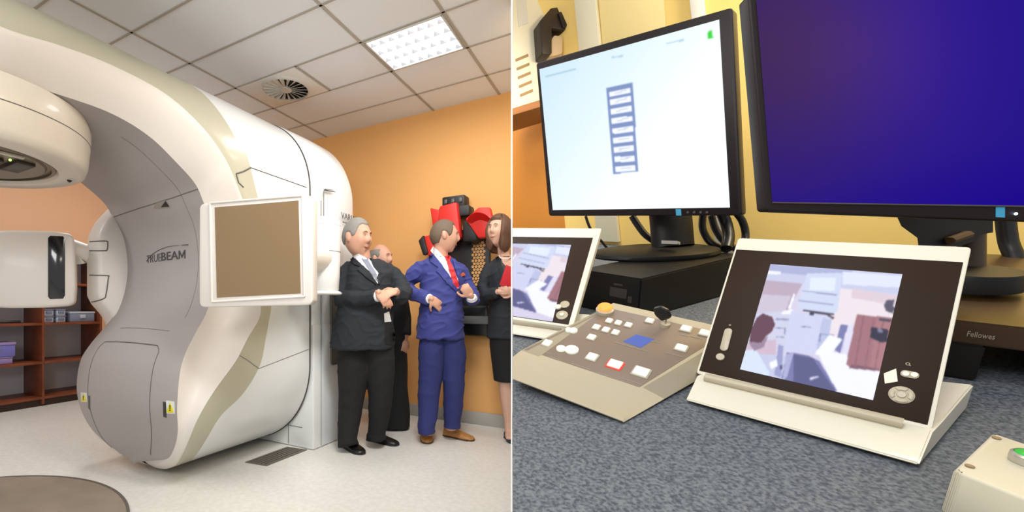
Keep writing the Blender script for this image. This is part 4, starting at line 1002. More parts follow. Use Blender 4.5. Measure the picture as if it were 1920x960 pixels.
# ---------------------------------------------------------------- video console (front) and its twin
M_scr = emitcol('screen_video', 1.05)
def video_picture(map_):
    T = lambda pts: [map_(x, y) for x, y in pts]
    L_ = [  # zoom coordinates of the picture on the display: polygon, colour
     ([(0, 0), (1010, 0), (1010, 880), (0, 880)], (214, 208, 232)),
     ([(190, 40), (1010, 100), (1000, 230), (170, 145)], (200, 204, 232)),
     ([(200, 50), (700, 85), (690, 130), (195, 100)], (170, 176, 214)), ([(640, 95), (1000, 120), (985, 190), (640, 170)], (226, 232, 252)),
     ([(195, 88), (270, 92), (268, 112), (190, 108)], (240, 244, 255)),
     ([(175, 145), (400, 165), (300, 345), (100, 345)], (186, 166, 186)), ([(150, 230), (330, 240), (290, 345), (110, 340)], (204, 194, 214)),
     ([(600, 190), (990, 240), (900, 500), (560, 480)], (238, 226, 232)), ([(700, 195), (985, 240), (970, 300), (690, 250)], (222, 204, 214)),
     ([(90, 345), (330, 330), (330, 560), (60, 560)], (206, 208, 232)), ([(60, 520), (240, 500), (240, 600), (30, 600)], (206, 182, 202)),
     ([(30, 580), (330, 600), (330, 760), (10, 690)], (196, 200, 230)),
     ([(425, 105), (640, 100), (610, 330), (575, 350), (400, 330), (370, 300)], (206, 216, 242)), ([(445, 130), (600, 130), (590, 210), (440, 205)], (226, 236, 252)),
     ([(400, 205), (605, 230), (602, 238), (398, 212)], (150, 156, 190)), ([(375, 262), (585, 290), (583, 297), (374, 270)], (160, 166, 200)),
     ([(345, 225), (357, 228), (325, 320), (312, 315)], (246, 248, 255)), ([(280, 330), (340, 320), (345, 350), (270, 350)], (244, 246, 255)),
     ([(330, 330), (580, 365), (500, 590), (290, 570)], (206, 210, 240)), ([(520, 370), (575, 385), (540, 560), (480, 560)], (184, 192, 226)),
     ([(405, 322), (590, 345), (590, 356), (520, 352), (400, 330)], (70, 66, 84)), ([(545, 348), (590, 368), (585, 382), (550, 360)], (90, 70, 80)), ([(440, 340), (470, 343), (466, 356), (442, 352)], (60, 58, 78)),
     ([(390, 420), (450, 424), (448, 430), (390, 426)], (130, 134, 170)),
     ([(240, 372), (320, 376), (316, 388), (238, 384)], (150, 154, 190)), ([(232, 428), (300, 432), (296, 470), (288, 470), (290, 438), (232, 434)], (140, 144, 184)), ([(244, 480), (290, 486), (286, 494), (242, 488)], (150, 154, 190)),
     ([(500, 462), (590, 474), (588, 480), (512, 472), (506, 516), (496, 516)], (140, 142, 186)),
     ([(480, 560), (720, 600), (870, 690), (820, 870), (600, 810)], (244, 246, 255)),
     ([(630, 410), (670, 418), (625, 585), (585, 560)], (116, 118, 170)), ([(670, 418), (722, 400), (690, 580), (640, 590)], (224, 222, 246)),
     ([(725, 350), (940, 372), (855, 690), (690, 672), (660, 650)], (158, 108, 116)),
     ([(850, 365), (945, 376), (865, 690), (800, 684)], (168, 116, 122)), ([(690, 650), (860, 680), (856, 690), (680, 674)], (120, 84, 96)),
     ([(762, 356), (772, 357), (716, 670), (708, 668)], (140, 92, 102)), ([(826, 362), (834, 363), (776, 676), (768, 675)], (142, 94, 104)), ([(884, 368), (892, 368), (836, 682), (828, 681)], (142, 94, 104)),
     ([(900, 265), (950, 262), (940, 300), (955, 310), (940, 345), (900, 330), (888, 300)], (84, 80, 98)), ([(860, 372), (935, 380), (930, 394), (858, 388)], (70, 66, 84)),
     ([(812, 425), (905, 440), (918, 450), (905, 515), (870, 518), (805, 490)], (50, 48, 64)), ([(850, 430), (880, 440), (878, 462), (850, 455)], (120, 122, 150)),
  ([(560, 470), (640, 500), (560, 600), (470, 590)], (246, 248, 255)),
     ([(305, 575), (440, 600), (500, 630), (610, 815), (270, 750)], (116, 116, 168)), ([(345, 590), (460, 610), (520, 700), (600, 815), (345, 760)], (86, 86, 132)), ([(440, 730), (490, 720), (495, 728), (445, 745)], (220, 220, 245)),
     ([(300, 590), (345, 580), (310, 720), (275, 760)], (170, 172, 214)), ([(255, 530), (285, 540), (270, 730), (230, 715)], (150, 152, 200)),
     ([(200, 640), (245, 620), (250, 660), (210, 680)], (246, 248, 255)), ([(262, 655), (278, 655), (278, 680), (262, 680)], (80, 80, 120)),
     ([(60, 565), (120, 560), (200, 700), (190, 725), (15, 690), (30, 600)], (214, 228, 250)),
     ([(75, 520), (160, 500), (190, 480), (170, 545), (110, 570)], (150, 128, 150)), ([(125, 370), (160, 345), (215, 365), (236, 410), (215, 455), (180, 480), (150, 520), (80, 515), (90, 440)], (96, 62, 76)),
    ]
    L2 = [(T(p), np.array(c_, float)) for p, c_ in L_]
    def paint(P2):
        col = np.zeros(P2.shape[:2]+(3,)); col[:] = (214, 208, 232)
        for poly, c_ in L2: col[inpoly(P2, poly)] = c_*.88+np.array((236, 236, 250))*.12
        return col
    return paint
def console(M, outer, glass, scr, label, picture, front, hinge, body_back, right_keys, left_keys, nx, ny, hgt, keyscale=1.0):
    t = thing('video_console', label, 'screen', D(*front[0], 0), 'video consoles on the desk')
    pm = plate('screen_housing', M, rounded(on(M, *outer), .006), .022, M_cream2, t, .002)
    plate('glass_bezel', M, on(M, *glass), .004, M_bez, t, .0005, .0012)
    screen('display', M, scr, picture, M_scr, t, nx, ny, .0022, blur=2, label='lit display showing a treatment room')
    # foot: sloping lip in front, body running back under the screen
    F0, F1 = D(*front[0], .011), D(*front[1], .011); H0, H1 = D(*hinge[0], .031), D(*hinge[1], .031)
    back = body_back; b_ = NB()
    prof0 = [F0, F0-dn*.004, H0-dn*.026, H0+back-dn*.026, H0+back+dn*.02, H0+back*.25-dn*.004, H0]
    prof1 = [p+(F1-F0) if i < 2 else p+(H1-H0) for i, p in enumerate(prof0)]
    prof0[3] -= back*.6; prof0[4] -= back*.6
    grid(b_, [prof0, prof1], closed=True, capends=True); bmesh.ops.bevel(b_, geom=b_.edges[:], offset=.0022, segments=2, affect='EDGES')
    obj('foot', b_, M_cream2, t, auto=30)
    b_ = NB(); a0, a1 = H0.lerp(H1, .05), H0.lerp(H1, .90); sh = (F0-H0).normalized()*.008+dn*.006
    tube(b_, [a0+sh, a1+sh], (.0085, .0085), 16); obj('hinge_roll', b_, M_cream, t)
    return t, pm
BLc, BRc = D(1308, 699, .03), D(1748, 804, .03)
Xc = (BRc-BLc).normalized(); bk = (dn.cross(Xc)).normalized(); bk = bk if bk.y > 0 else -bk
Uc = (dn*math.cos(math.radians(35))+bk*math.sin(math.radians(35))).normalized(); Mc = frame(BLc, Xc, Uc, Xc.cross(Uc))
pic = video_picture(lambda x, y: (1380+x/3.2, 480+y/3.2))
back1 = D(1813, 763, 0)-D(1742, 832, 0)
t, _ = console(Mc, ((1305, 700), (1748, 806), (1822, 463), (1384, 446)), ((1311, 695), (1739, 797), (1806, 492), (1381, 468)),
    ((1445, 496), (1692, 515), (1637, 751), (1388, 693)), 'large tilted video console with a cream frame nearest the desk front', pic,
    ((1287, 748), (1724, 869)), ((1306, 704), (1748, 808)), back1, 1, 1, 190, 150, 1)
def disc(name, M, c, r_, th, m, parent, z=.0015, seg=28, label=None):
    q = on(M, c)[0]; b_ = NB(); lathe(b_, [(r_, 0), (r_, th*.7), (r_*.9, th), (0, th)], M @ Matrix.Translation((q[0], q[1], z)), seg); return obj(name, b_, m, parent, label=label)
pxm = lambda M, p: 1/((on(M, (p[0]+1, p[1]))[0][0]-on(M, p)[0][0])**2+(on(M, (p[0]+1, p[1]))[0][1]-on(M, p)[0][1])**2)**.5
s_ = 1/pxm(Mc, (1690, 740))
M_mk = mat('key_mark', sr(120, 112, 92), .5)
# keypad cluster right of the display
disc('key_pad', Mc, (1690, 741), 25*s_, .002, M_cream, t)
for a in (45, 135, 225, 315):
    pass
for k in range(4):
    a = math.radians(90*k+8); q = on(Mc, (1690, 741))[0]; cx_, cy_ = q[0]+math.cos(a)*17*s_, q[1]+math.sin(a)*17*s_
    b_ = NB(); pr = []
    for u in np.linspace(-.62, .62, 8): pr.append((q[0]+math.cos(a+u)*22.5*s_, q[1]+math.sin(a+u)*22.5*s_))
    for u in np.linspace(.55, -.55, 8): pr.append((q[0]+math.cos(a+u)*13*s_, q[1]+math.sin(a+u)*13*s_))
    prism(b_, pr, Mc @ Matrix.Translation((0, 0, .0052)), .003, .0006); obj('key', b_, M_cream, t)
disc('key', Mc, (1690, 741), 9.5*s_, .004, M_cream, t)
q = on(Mc, (1706, 703))[0]; plate('key_pad', Mc, rrect(q[0]-18*s_, q[1]-10*s_, q[0]+17*s_, q[1]+10*s_, 9*s_), .002, M_cream, t, .0005, .0035)
disc('key', Mc, (1698, 702), 7.5*s_, .004, M_cream2, t); disc('key', Mc, (1714, 704), 7.5*s_, .004, M_cream2, t)
plate('pale_square', Mc, on(Mc, (1657, 701), (1680, 692), (1683, 716), (1659, 720)), .001, mat('square_cream', sr(246, 240, 214), .5), t, 0, .003)  # small pale cream square on the glass
def ringmark(M, c, r_, parent, tail=True):
    q = on(M, c)[0]; b_ = NB(); tube(b_, [M @ V(q[0]+math.cos(a)*r_, q[1]+math.sin(a)*r_, .002) for a in np.linspace(0, 2*PI, 20)], .0005, 6)
    if tail: tube(b_, [M @ V(q[0]+r_*.7, q[1]-r_*.7, .002), M @ V(q[0]+r_*1.8, q[1]-r_*1.2, .002)], .0005, 6)
    obj('icon', b_, M_cream, parent)
ringmark(Mc, (1702, 683), 3.6*s_, t); ringmark(Mc, (1369, 610), 2.4*s_, t, False)
qa, qb = on(Mc, (1366, 622), (1358, 653)); b_ = NB(); s2 = 1/pxm(Mc, (1360, 640))
dd = (Vector(qb)-Vector(qa)).normalized(); nn_ = Vector((-dd.y, dd.x)); pr = []
for c_, a0 in ((Vector(qb), 0), (Vector(qa), PI)):
    for u in np.linspace(-PI/2, PI/2, 8): v_ = dd*math.cos(u)*(1 if a0 == 0 else -1)+nn_*math.sin(u)*(1 if a0 == 0 else -1); p = c_+v_*7.6*s2; pr.append((p.x, p.y))
prism(b_, pr, Mc @ Matrix.Translation((0, 0, .004)), .003, .0008); obj('key', b_, M_cream, t, label='long pill-shaped key')
disc('key', Mc, (1351, 670), 8.5*s2, .004, M_cream, t)
b_ = NB(); bmesh.ops.create_icosphere(b_, subdivisions=2, radius=1.4*s2, matrix=Matrix.Translation(onplane(1340, 676, Mc.col[3].to_3d(), Mc.col[2].to_3d()))); obj('indicator_light', b_, mat('led_green', (0, 0, 0)), t)

# its twin at the desk's left, cut by the picture's edge where it meets the room divider
T2 = quad3([(948, 427), (1127, 428), (1075, 613), (880, 586)], D(1075, 613, .03).y*1.12)
M2c = planeM(T2[3], T2[2], T2[0])
def map2(x, y): return (958+(x-420)*.24+(900-y)*.04, 458+(y-100)*.175+(x-500)*.03)
t2, _ = console(M2c, ((880, 587), (1074, 614), (1128, 428), (948, 427)), ((885, 582), (1066, 609), (1112, 446), (945, 444)),
    ((940, 457), (1071, 460), (1036, 604), (905, 585)), 'left video console partly cut off, showing a dark machine on a pale floor', video_picture(map2),
    ((880, 612), (1058, 640)), ((880, 592), (1074, 618)), bk*.10, 1, 1, 110, 110, 1)
s3 = 1/pxm(M2c, (1055, 583))
disc('key_pad', M2c, (1054, 592), 11*s3, .003, M_cream, t2); disc('key_pad', M2c, (1059, 572), 9*s3, .003, M_cream, t2); disc('key', M2c, (1054, 592), 4.5*s3, .006, M_cream2, t2)
disc('key', M2c, (1047, 577), 6*s3, .005, M_cream2, t2)

# ---------------------------------------------------------------- push-button control panel
yF = D(977, 657, .035).y
P4 = quad3([(1150, 568), (1385, 620), (1198, 731), (977, 657)], yF)   # back-left, back-right, front-right, front-left
Mq = planeM(P4[3], P4[2], P4[0])
t = thing('control_panel', 'sloping cream push-button control panel between the two video consoles', 'control panel', D(1168, 790, 0))
FLp, FRp, BRp, BLp = P4[3], P4[2], P4[1], P4[0]
low = D(1168, 790, .006); fs = low-FRp; nrm = Mq.col[2].to_3d(); fwd = fs.normalized()
prof = []
for k in range(7):
    u = k/6; prof.append(FRp+fs*(u)+nrm*(.003*math.sin(PI*u))+(-Mq.col[1].to_3d())*.007*math.sin(PI*u))
backdn = BRp-dn*((BRp-DESK0).dot(dn)-.012); prof = [BRp]+prof; nP = len(prof)
und = [backdn.lerp(low-dn*.003+(backdn-low).normalized()*.002, min(1, (prof[i]-BRp).dot(-Mq.col[1].to_3d())/max(1e-6, (low-BRp).dot(-Mq.col[1].to_3d())))) for i in range(nP)]
b = NB(); lv = FLp-FRp
loop = prof+und[::-1]; grid(b, [loop, [p+lv for p in loop]], closed=True)
grid(b, [prof, und]); grid(b, [[p+lv for p in prof], [p+lv for p in und]]); bmesh.ops.remove_doubles(b, verts=b.verts, dist=1e-5)
obj('housing', b, M_cream, t, auto=25)
def pq(*pts): return on(Mq, *pts)
ins = [Vector(p) for p in pq((983, 656), (1197, 727), (1358, 627), (1141, 578))]
plate('membrane', Mq, [tuple(p) for p in ins], .003, mat('membrane_sheen', sr(130, 114, 102), .34), t, .0003, .001)  # brownish sheen of reflections put into the base colour
def keyq(cx, cy, w_, h_, m=M_key, th=.005, name='push_button', frame_=True, lab=None):
    """square key; w_ and h_ in picture pixels along the panel's two directions"""
    s4 = 1/pxm(Mq, (cx, cy)); q = pq((cx, cy))[0]
    if frame_: plate('button_rim', Mq, rrect(q[0]-w_*s4*.62, q[1]-h_*s4*.62, q[0]+w_*s4*.62, q[1]+h_*s4*.62, .0015, 3), .002, mat('rim_clear', sr(170, 162, 146), .3) if frame_ is True else frame_, t, .0003, .0028)
    return plate(name, Mq, rrect(q[0]-w_*s4*.5, q[1]-h_*s4*.5, q[0]+w_*s4*.5, q[1]+h_*s4*.5, .0015, 3), th, m, t, .0006, .001+th, label=lab)
M_kr = mat('rim_red', sr(214, 40, 34), .4, emit=(1, .05, .03), es=.5)
for cx, cy, w_, h_ in ((1142, 603, 11, 13), (1159, 607, 11, 13), (1178, 611, 12, 13), (1118, 615, 12, 14), (1136, 620, 12, 14), (1154, 625, 12, 14),
      (1109, 634, 14, 15), (1026, 645, 15, 17), (1110, 671, 18, 20), (1218, 603, 14, 14), (1286, 618, 18, 18), (1321, 626, 18, 18), (1277, 654, 20, 19), (1202, 699, 27, 26)):
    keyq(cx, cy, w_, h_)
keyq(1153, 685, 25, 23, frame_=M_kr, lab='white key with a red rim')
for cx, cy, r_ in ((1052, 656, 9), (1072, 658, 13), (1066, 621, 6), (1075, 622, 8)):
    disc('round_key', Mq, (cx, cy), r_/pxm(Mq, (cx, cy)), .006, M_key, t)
plate('blue_window', Mq, pq((1168, 641), (1201, 653), (1227, 637), (1193, 628)), .001, mat('window_blue', sr(72, 92, 160), .2, emit=sr(60, 84, 170), es=.35), t, 0, .0016)
b = NB(); s4 = 1/pxm(Mq, (1135, 580))
q = pq((1134, 585))[0]; lathe(b, [(17*s4, 0), (17*s4, .008), (15*s4, .010), (0, .010)], Mq @ Matrix.Translation((q[0], q[1], .001)), 32); obj('knob_base', b, M_cream, t)
b = NB(); lathe(b, [(13*s4, .010), (14*s4, .016), (12*s4, .019), (0, .0195)], Mq @ Matrix.Translation((q[0], q[1], .001)), 32); obj('orange_button', b, mat('button_orange', sr(240, 110, 40), .35, emit=(1, .25, .05), es=1.6), t, label='glowing orange round button')
# key switch with a black key standing in it
q = pq((1247, 612))[0]; b = NB(); lathe(b, [(8*s4, 0), (8*s4, .008), (0, .008)], Mq @ Matrix.Translation((q[0], q[1], .001)), 24); obj('lock_barrel', b, M_cream, t)
kc = Mq @ V(q[0], q[1], .02); b = NB(); tube(b, [Mq @ V(q[0], q[1], .006), kc], .002, 8); obj('key_blade', b, mat('steel', sr(180, 180, 178), .3, metal=1), t)
kd = onplane(1233, 578, kc, V(0, 1, 0)); kU = (kd-kc).normalized(); kX = Xc; kZ = kX.cross(kU).normalized(); kX = kU.cross(kZ)
b = NB(); prism(b, rounded([(-.013, 0), (.012, .002), (.017, .022), (.006, .037), (-.012, .038), (-.018, .02)], .005), frame(kc-kU*.002, kX, kU, kZ), .010, .0025); obj('key_grip', b, M_black, t)
# legends under the keys: short printed bars of lettering
b = NB(); M_leg = mat('legend_grey', sr(160, 156, 146), .5)
for cx, cy, w_ in ((1022, 661, 22), (1088, 688, 34), (1133, 704, 34), (1183, 716, 40), (1040, 673, 20), (1263, 666, 34), (1168, 647, 34), (1195, 655, 40), (1228, 642, 14), (1305, 634, 22), (1283, 630, 18), (1170, 602, 8), (1185, 598, 8)):
    q = pq((cx, cy))[0]; s5 = 1/pxm(Mq, (cx, cy)); x0 = q[0]-w_*s5/2
    while x0 < q[0]+w_*s5/2:
        ww = random.uniform(.0012, .003); box(b, (x0+ww/2, q[1], .0017), (ww, .0016, .0004), Mq); x0 += ww+.0007
lg = obj('key_legends', b, M_leg, t, smooth=False); lg['kind'] = 'stuff'

# ---------------------------------------------------------------- monitors
def dome_lathe(b_, prof, M, sx=1, sy=1, seg=48): lathe(b_, prof, M @ Matrix.Diagonal((sx, sy, 1, 1)), seg)
Q1 = quad3([(1005, 118), (1374, 13), (1392, 404), (1029, 405)], 2.03*.919)
M1 = planeM(Q1[3], Q1[2], Q1[0])
t = thing('monitor', 'black-framed monitor showing a bright white screen with a small blue-grey table', 'monitor', D(1235, 480, .1))
plate('casing', M1, rounded(on(M1, (1029, 405), (1392, 404), (1374, 13), (1005, 118)), .012), .05, M_mon, t, .004)
def paint1(P2):
    x, y = P2[..., 0], P2[..., 1]; col = np.zeros(P2.shape[:2]+(3,))
    u = np.clip((x-1012)/350, 0, 1); v = np.clip((y-60)/330, 0, 1); k = np.clip(u*.9+v*.6, 0, 1)[..., None]
    col[:] = np.array((196, 224, 240))*(1-k)+np.array((248, 253, 255))*k
    sl = lambda xx: (xx-1137)*-.2
    tab_ = [(1137, 165), (1186, 155), (1197, 322), (1150, 326)]; col[inpoly(P2, tab_)] = (128, 146, 190)
    for k_ in range(9):
        f0, f1 = (k_+.28)/9, (k_+.86)/9
        if k_ == 0: f0 = .5/9; f1 = .95/9
        lx = lambda f: 1137+13*f; rx = lambda f: 1186+11*f; ly = lambda f: 165+161*f; ry = lambda f: 155+167*f
        col[inpoly(P2, [(lx(f0)+5, ly(f0)-1), (rx(f0)-5, ry(f0)+1), (rx(f1)-5, ry(f1)+1), (lx(f1)+5, ly(f1)-1)])] = (240, 244, 255)
        fm = (f0+f1)/2; col[inpoly(P2, [(lx(fm)+14, ly(fm)-3), (rx(fm)-12, ry(fm)-1), (rx(fm)-12, ry(fm)+1), (lx(fm)+14, ly(fm)-1)])] = (200, 205, 222)
    col[inpoly(P2, [(1326, 60), (1336, 57), (1337, 70), (1327, 73)])] = (70, 210, 70)
    for a_, c_, w_ in ((1022, 142, 58), (1147, 107, 22), (1250, 80, 32)):
        col[inpoly(P2, [(a_, c_), (a_+w_, c_-w_*.24), (a_+w_, c_-w_*.24+3.5), (a_, c_+3.5)])] = (176, 204, 220)
    return col
screen('screen', M1, ((1012, 130), (1349, 37), (1369, 389), (1037, 394)), paint1, emitcol('screen_white', 1.1), t, 200, 170, .0025, blur=1, label='bright white screen')
plate('energy_sticker', M1, on(M1, (1267, 392), (1277, 392), (1278, 404), (1268, 404)), .001, mat('sticker_blue', sr(60, 160, 200), .5), t, 0, .0015)
for cx_ in (1290, 1302, 1314, 1326): disc('menu_button', M1, (cx_, 398), .004, .002, mat('btn_grey', sr(70, 66, 70), .5), t)


# stand
hT = .13
cB = D(1228, 480, hT); MB_ = frame(cB, dx, dy, dn)
b = NB(); pe = [D(1112, 484, hT), D(1343, 472, hT)]; rx_ = (pe[1]-pe[0]).length/2; cB = (pe[0]+pe[1])/2+dn*.001; ax = (pe[1]-pe[0]).normalized(); MB_ = frame(cB, ax, dn.cross(ax), dn)
dome_lathe(b, [(1.0, 0), (1.02, .3), (1.0, .75), (.9, 1), (0, 1.1)], MB_ @ Matrix.Diagonal((rx_, rx_*.62, .022, 1)), 1, 1, 64); obj('stand_base', b, M_case, t)
n0 = cB+dn*.02; back_ = M1.col[2].to_3d()
nkX = M1.col[0].to_3d(); b = NB()
nc = D(1262, 462, hT+.02); up_ = (at(1255, 380, nc.y)-nc)
tube(b, [nc, nc+up_*.5, nc+up_*1.0], [(.075, .045)]*3, 20); obj('stand_neck', b, M_case, t)
b = NB(); q = at(1240, 457, nc.y-.085); prism(b, rrect(0, 0, .05, .012, .002), frame(q, nkX, V(0, 0, 1), nkX.cross(V(0, 0, 1)).normalized()), .03); obj('stand_mark', b, mat('mark_grey', sr(150, 145, 140), .5), t)

Q2 = quad3([(1402, -12), (2060, -75), (2060, 420), (1437, 397)], 1.0)
M2m = planeM(Q2[3], Q2[2], Q2[0])
t = thing('monitor', 'black-framed monitor at right showing a plain deep blue screen', 'monitor', D(1820, 540, .12))
plate('casing', M2m, rounded(on(M2m, (1437, 397), (2060, 420), (2060, -75), (1402, -12)), .008), .05, M_mon, t, .004)
def paint2(P2):
    x, y = P2[..., 0], P2[..., 1]; k = np.exp(-(((x-1440)/230)**2+((y-90)/260)**2))[..., None]
    g_ = np.clip((y-300)/120+(x-1700)/500, 0, 1)[..., None]
    base = np.array((38, 22, 138))*(1-g_)+np.array((30, 12, 140))*g_
    k2 = np.exp(-(((x-1660)/180)**2+((y-90)/200)**2))[..., None]
    return base+k*np.array((26, 20, -46))+k2*np.array((18, 10, 12))
screen('screen', M2m, ((1417, 2), (2045, -58), (2045, 388), (1447, 379)), paint2, emitcol('screen_blue', 1.0, .25), t, 60, 50, .0025, label='plain deep blue screen')
b = NB(); qq = [M2m @ V(*p, .003) for p in on(M2m, (1447, 380), (2045, 389))]; tube(b, qq, .0015, 6); obj('bezel_edge', b, mat('edge_grey', sr(84, 76, 66), .4), t)
plate('energy_sticker', M2m, on(M2m, (1866, 407), (1883, 408), (1883, 388), (1866, 388)), .001, mat('sticker_blue', (0, 0, 0)), t, 0, .0015)
b = NB(); bmesh.ops.create_icosphere(b, subdivisions=2, radius=.0024, matrix=Matrix.Translation(M2m @ V(*on(M2m, (1902, 401))[0], .003))); obj('power_light', b, mat('led_blue', (.5, .6, 1), .4, emit=(.6, .75, 1), es=6), t)
h2 = .13; cb2 = [D(1740, 560, h2), D(1890, 532, h2)]
rx_ = .20; ax = dx; c_ = D(1800, 536, h2)
b = NB(); MB2 = frame(c_+dn*.0005, dx, dy, dn); R2 = (D(1888, 532, h2)-c_).length*.92
dome_lathe(b, [(1.0, 0), (1.0, 1), (.97, 1.15), (0, 1.2)], MB2 @ Matrix.Diagonal((R2, R2, .034, 1)), 1, 1, 64); obj('stand_base', b, M_case, t)
b = NB(); c3 = D(1822, 505, h2+.03); top = at(1822, 385, c3.y); tube(b, [c3, c3.lerp(top, .5), top], [(.024, .02)]*3, 16); obj('stand_neck', b, mat('stand_brown', sr(70, 46, 26), .4), t)
y_n = Q2[3].y*.97; 
def hull(name, pts, y0_, y1_, m, par):
    b_ = NB(); A_ = [at(u, v, y0_) for u, v in pts]; B_ = [at(u, v, y1_) for u, v in pts]; grid(b_, [A_, B_], closed=True, capends=True); return obj(name, b_, m, par, smooth=False)
hull('swivel_joint', [(1678, 398), (1862, 400), (1862, 436), (1836, 440), (1832, 450), (1800, 462), (1722, 462), (1720, 446), (1690, 424)], c3.y-.05, c3.y-.0, M_case, t)
b = NB(); tube(b, [at(1778, 452, c3.y-.055), at(1812, 440, c3.y-.055)], (.014, .009), 8); obj('joint_lever', b, mat('lever_brown', sr(96, 72, 44), .4), t)

# computer case under the first monitor, riser under the second
def casebox(name, c0, c1, c2, h, label, cat, hb=.0, **k):
    P0, P1, P2_ = D(*c0, h), D(*c1, h), D(*c2, h); P3 = P1+P2_-P0; b_ = NB()
    lo_ = [p-dn*(h-hb-.002) for p in (P0, P1, P3, P2_)]; grid(b_, [[P0, P1, P3, P2_], lo_], closed=True, capends=True)
    bmesh.ops.bevel(b_, geom=b_.edges[:], offset=.004, segments=2, affect='EDGES'); return P0, P1, P2_, b_
P0, P1, P2_, b = casebox('c', (1203, 523), (1085, 505), (1400, 477), .13, '', '')
t = thing('computer_case', 'black desktop computer case lying under the left monitor', 'computer', P0-dn*.13)
obj('casing', b, M_case, t, auto=25)
fx = (P0-P1).normalized(); Mf = frame(P1-dn*.10, fx, dn, fx.cross(dn))
b = NB()
for (a_, c__, w_, h_) in ((.60, .068, .14, .006), (.55, .030, .26, .03), (.83, .02, .06, .02)):
    L0 = (P0-P1).length; prism(b, rrect(L0*a_, c__, L0*a_+w_*L0, c__+h_, .002, 2), Mf @ Matrix.Translation((0, 0, .0015)), .002)
    obj('drive_slot', b, mat('slot_grey', sr(52, 50, 48), .4), t); b = NB()
b.free()
# brown reflection on the riser's top plate, put into its base colour
P0, P1, P2_, b = casebox('c', (1790, 600), (1935, 616), (1750, 520), .12, '', '', hb=.075)
M_rtop = mat('riser_brown_reflection', sr(58, 38, 18), .35)
t = thing('monitor_riser', 'black plastic monitor riser under the right monitor with pale lettering', 'riser', P0-dn*.12)
P1 = P0+(P1-P0)*3.2; P2_ = P0+(P2_-P0)*1.0
b.free()
def slab(P0, P1, P2_, th):
    b_ = NB(); P3 = P1+P2_-P0; grid(b_, [[P0, P1, P3, P2_], [p-dn*th for p in (P0, P1, P3, P2_)]], closed=True, capends=True); bmesh.ops.bevel(b_, geom=b_.edges[:], offset=.003, segments=2, affect='EDGES'); return b_
gX = (P1-P0).normalized(); gY = (P2_-P0).normalized(); dep = (P2_-P0).length; 
P0x = P0-gX*.1
obj('top_plate', slab(P0x, P1, P0x+(P2_-P0)*2.0, .045), M_rtop, t, auto=25)
for k in (0.0, .245):
    a_ = P0x+gX*(.02+k)-dn*.0455; obj('leg', slab(a_, a_+gX*.125, a_+gY*dep*1.2, .072), M_case, t, auto=25)
b = NB(); q0 = WP(0, 0); o_ = P0; Mr = frame(o_, gX, dn, gX.cross(dn)); a_, c__ = on(Mr, (1812, 630), (1863, 640))
letters(b, 'Fellowes', frame(Mr @ V(a_[0], a_[1], .0015), gX, dn, gX.cross(dn)), abs(c__[0]-a_[0]), .011, .001, .004); obj('riser_lettering', b, mat('lettering_pale', sr(150, 140, 120), .5), t)

# ---------------------------------------------------------------- white push-button box at the desk's front right
hb_ = .065
a0, a1, a2 = D(1788, 881, hb_), D(1862, 811, hb_), D(1921, 935, hb_)
ux = (a2-a0).normalized(); uy = (a1-a0); uy = uy.normalized(); wx, wy = .16, (a1-a0).length
t = thing('push_button_box', 'small cream switch box with a green button at the front right corner of the desk', 'switch box', a0-dn*hb_)
uyo = (uy-ux*uy.dot(ux)).normalized(); Mbx = frame(a0, ux, uy, dn)
b = NB(); pr = rounded([(0, 0), (wx, 0), (wx, wy), (0, wy)], .007, 6); prism(b, pr, Mbx, hb_-.001, .0035); obj('box', b, mat('box_cream', sr(206, 200, 178), .45), t, auto=50)
for p in ((1868, 822), (1818, 875)):
    q = on(frame(a0, ux, uyo, dn), p)[0]; b = NB(); M_ = frame(a0, ux, uyo, dn) @ Matrix.Translation((q[0], q[1], .0006)); lathe(b, [(.0042, 0), (.0042, .001), (.002, .0006), (0, .0006)], M_, 16); obj('screw', b, mat('screw_brown', sr(140, 116, 84), .5), t)
q = on(frame(a0, ux, uyo, dn), (1930, 868))[0]; M_ = frame(a0, ux, uyo, dn) @ Matrix.Translation((q[0], q[1], .0005))
Rb = .0165
b = NB(); lathe(b, [(Rb, 0), (Rb*1.02, .006), (Rb, .010), (Rb*.86, .012), (Rb*.8, .009)], M_, 40); obj('button_ring', b, mat('ring_silver', sr(190, 186, 178), .3, metal=.6), t)
b = NB(); lathe(b, [(Rb*.8, .004), (Rb*.8, .011), (Rb*.7, .0125), (0, .013)], M_, 40); obj('green_button', b, mat('button_green', sr(46, 160, 56), .35, emit=(.02, .4, .04), es=.3), t, label='round green button')

# ---------------------------------------------------------------- on the wall behind
def wallbox(name, poly, out0, out1, m, **k):
    b_ = NB(); prism(b_, [wxy(*p, out1) for p in poly], MW @ Matrix.Translation((0, 0, out1)), out1-out0, .004); return obj(name, b_, m, **k)
o = wallbox('cable_trunking', [(1072, -40), (1112, -40), (1155, 520), (1115, 520)], .001, .035, M_wstrip); tag(o, 'cream vertical cable trunking behind the left monitor next to the cabinet', 'cable trunking', 'cable trunking on the yellow wall')
o = wallbox('cable_trunking', [(1288, -40), (1314, -40), (1362, 500), (1336, 500)], .001, .03, mat('trunking_pale', sr(222, 218, 206), .5)); tag(o, 'narrow white cable trunking seen above the left monitor\'s right half', 'cable trunking', 'cable trunking on the yellow wall')
o = wallbox('notice_sheet', [(1119, -40), (1243, -40), (1250, 75), (1131, 106)], .001, .006, mat('sheet_cream', sr(236, 214, 150), .7)); tag(o, 'pale yellow sheet on the wall above the left monitor', 'notice')
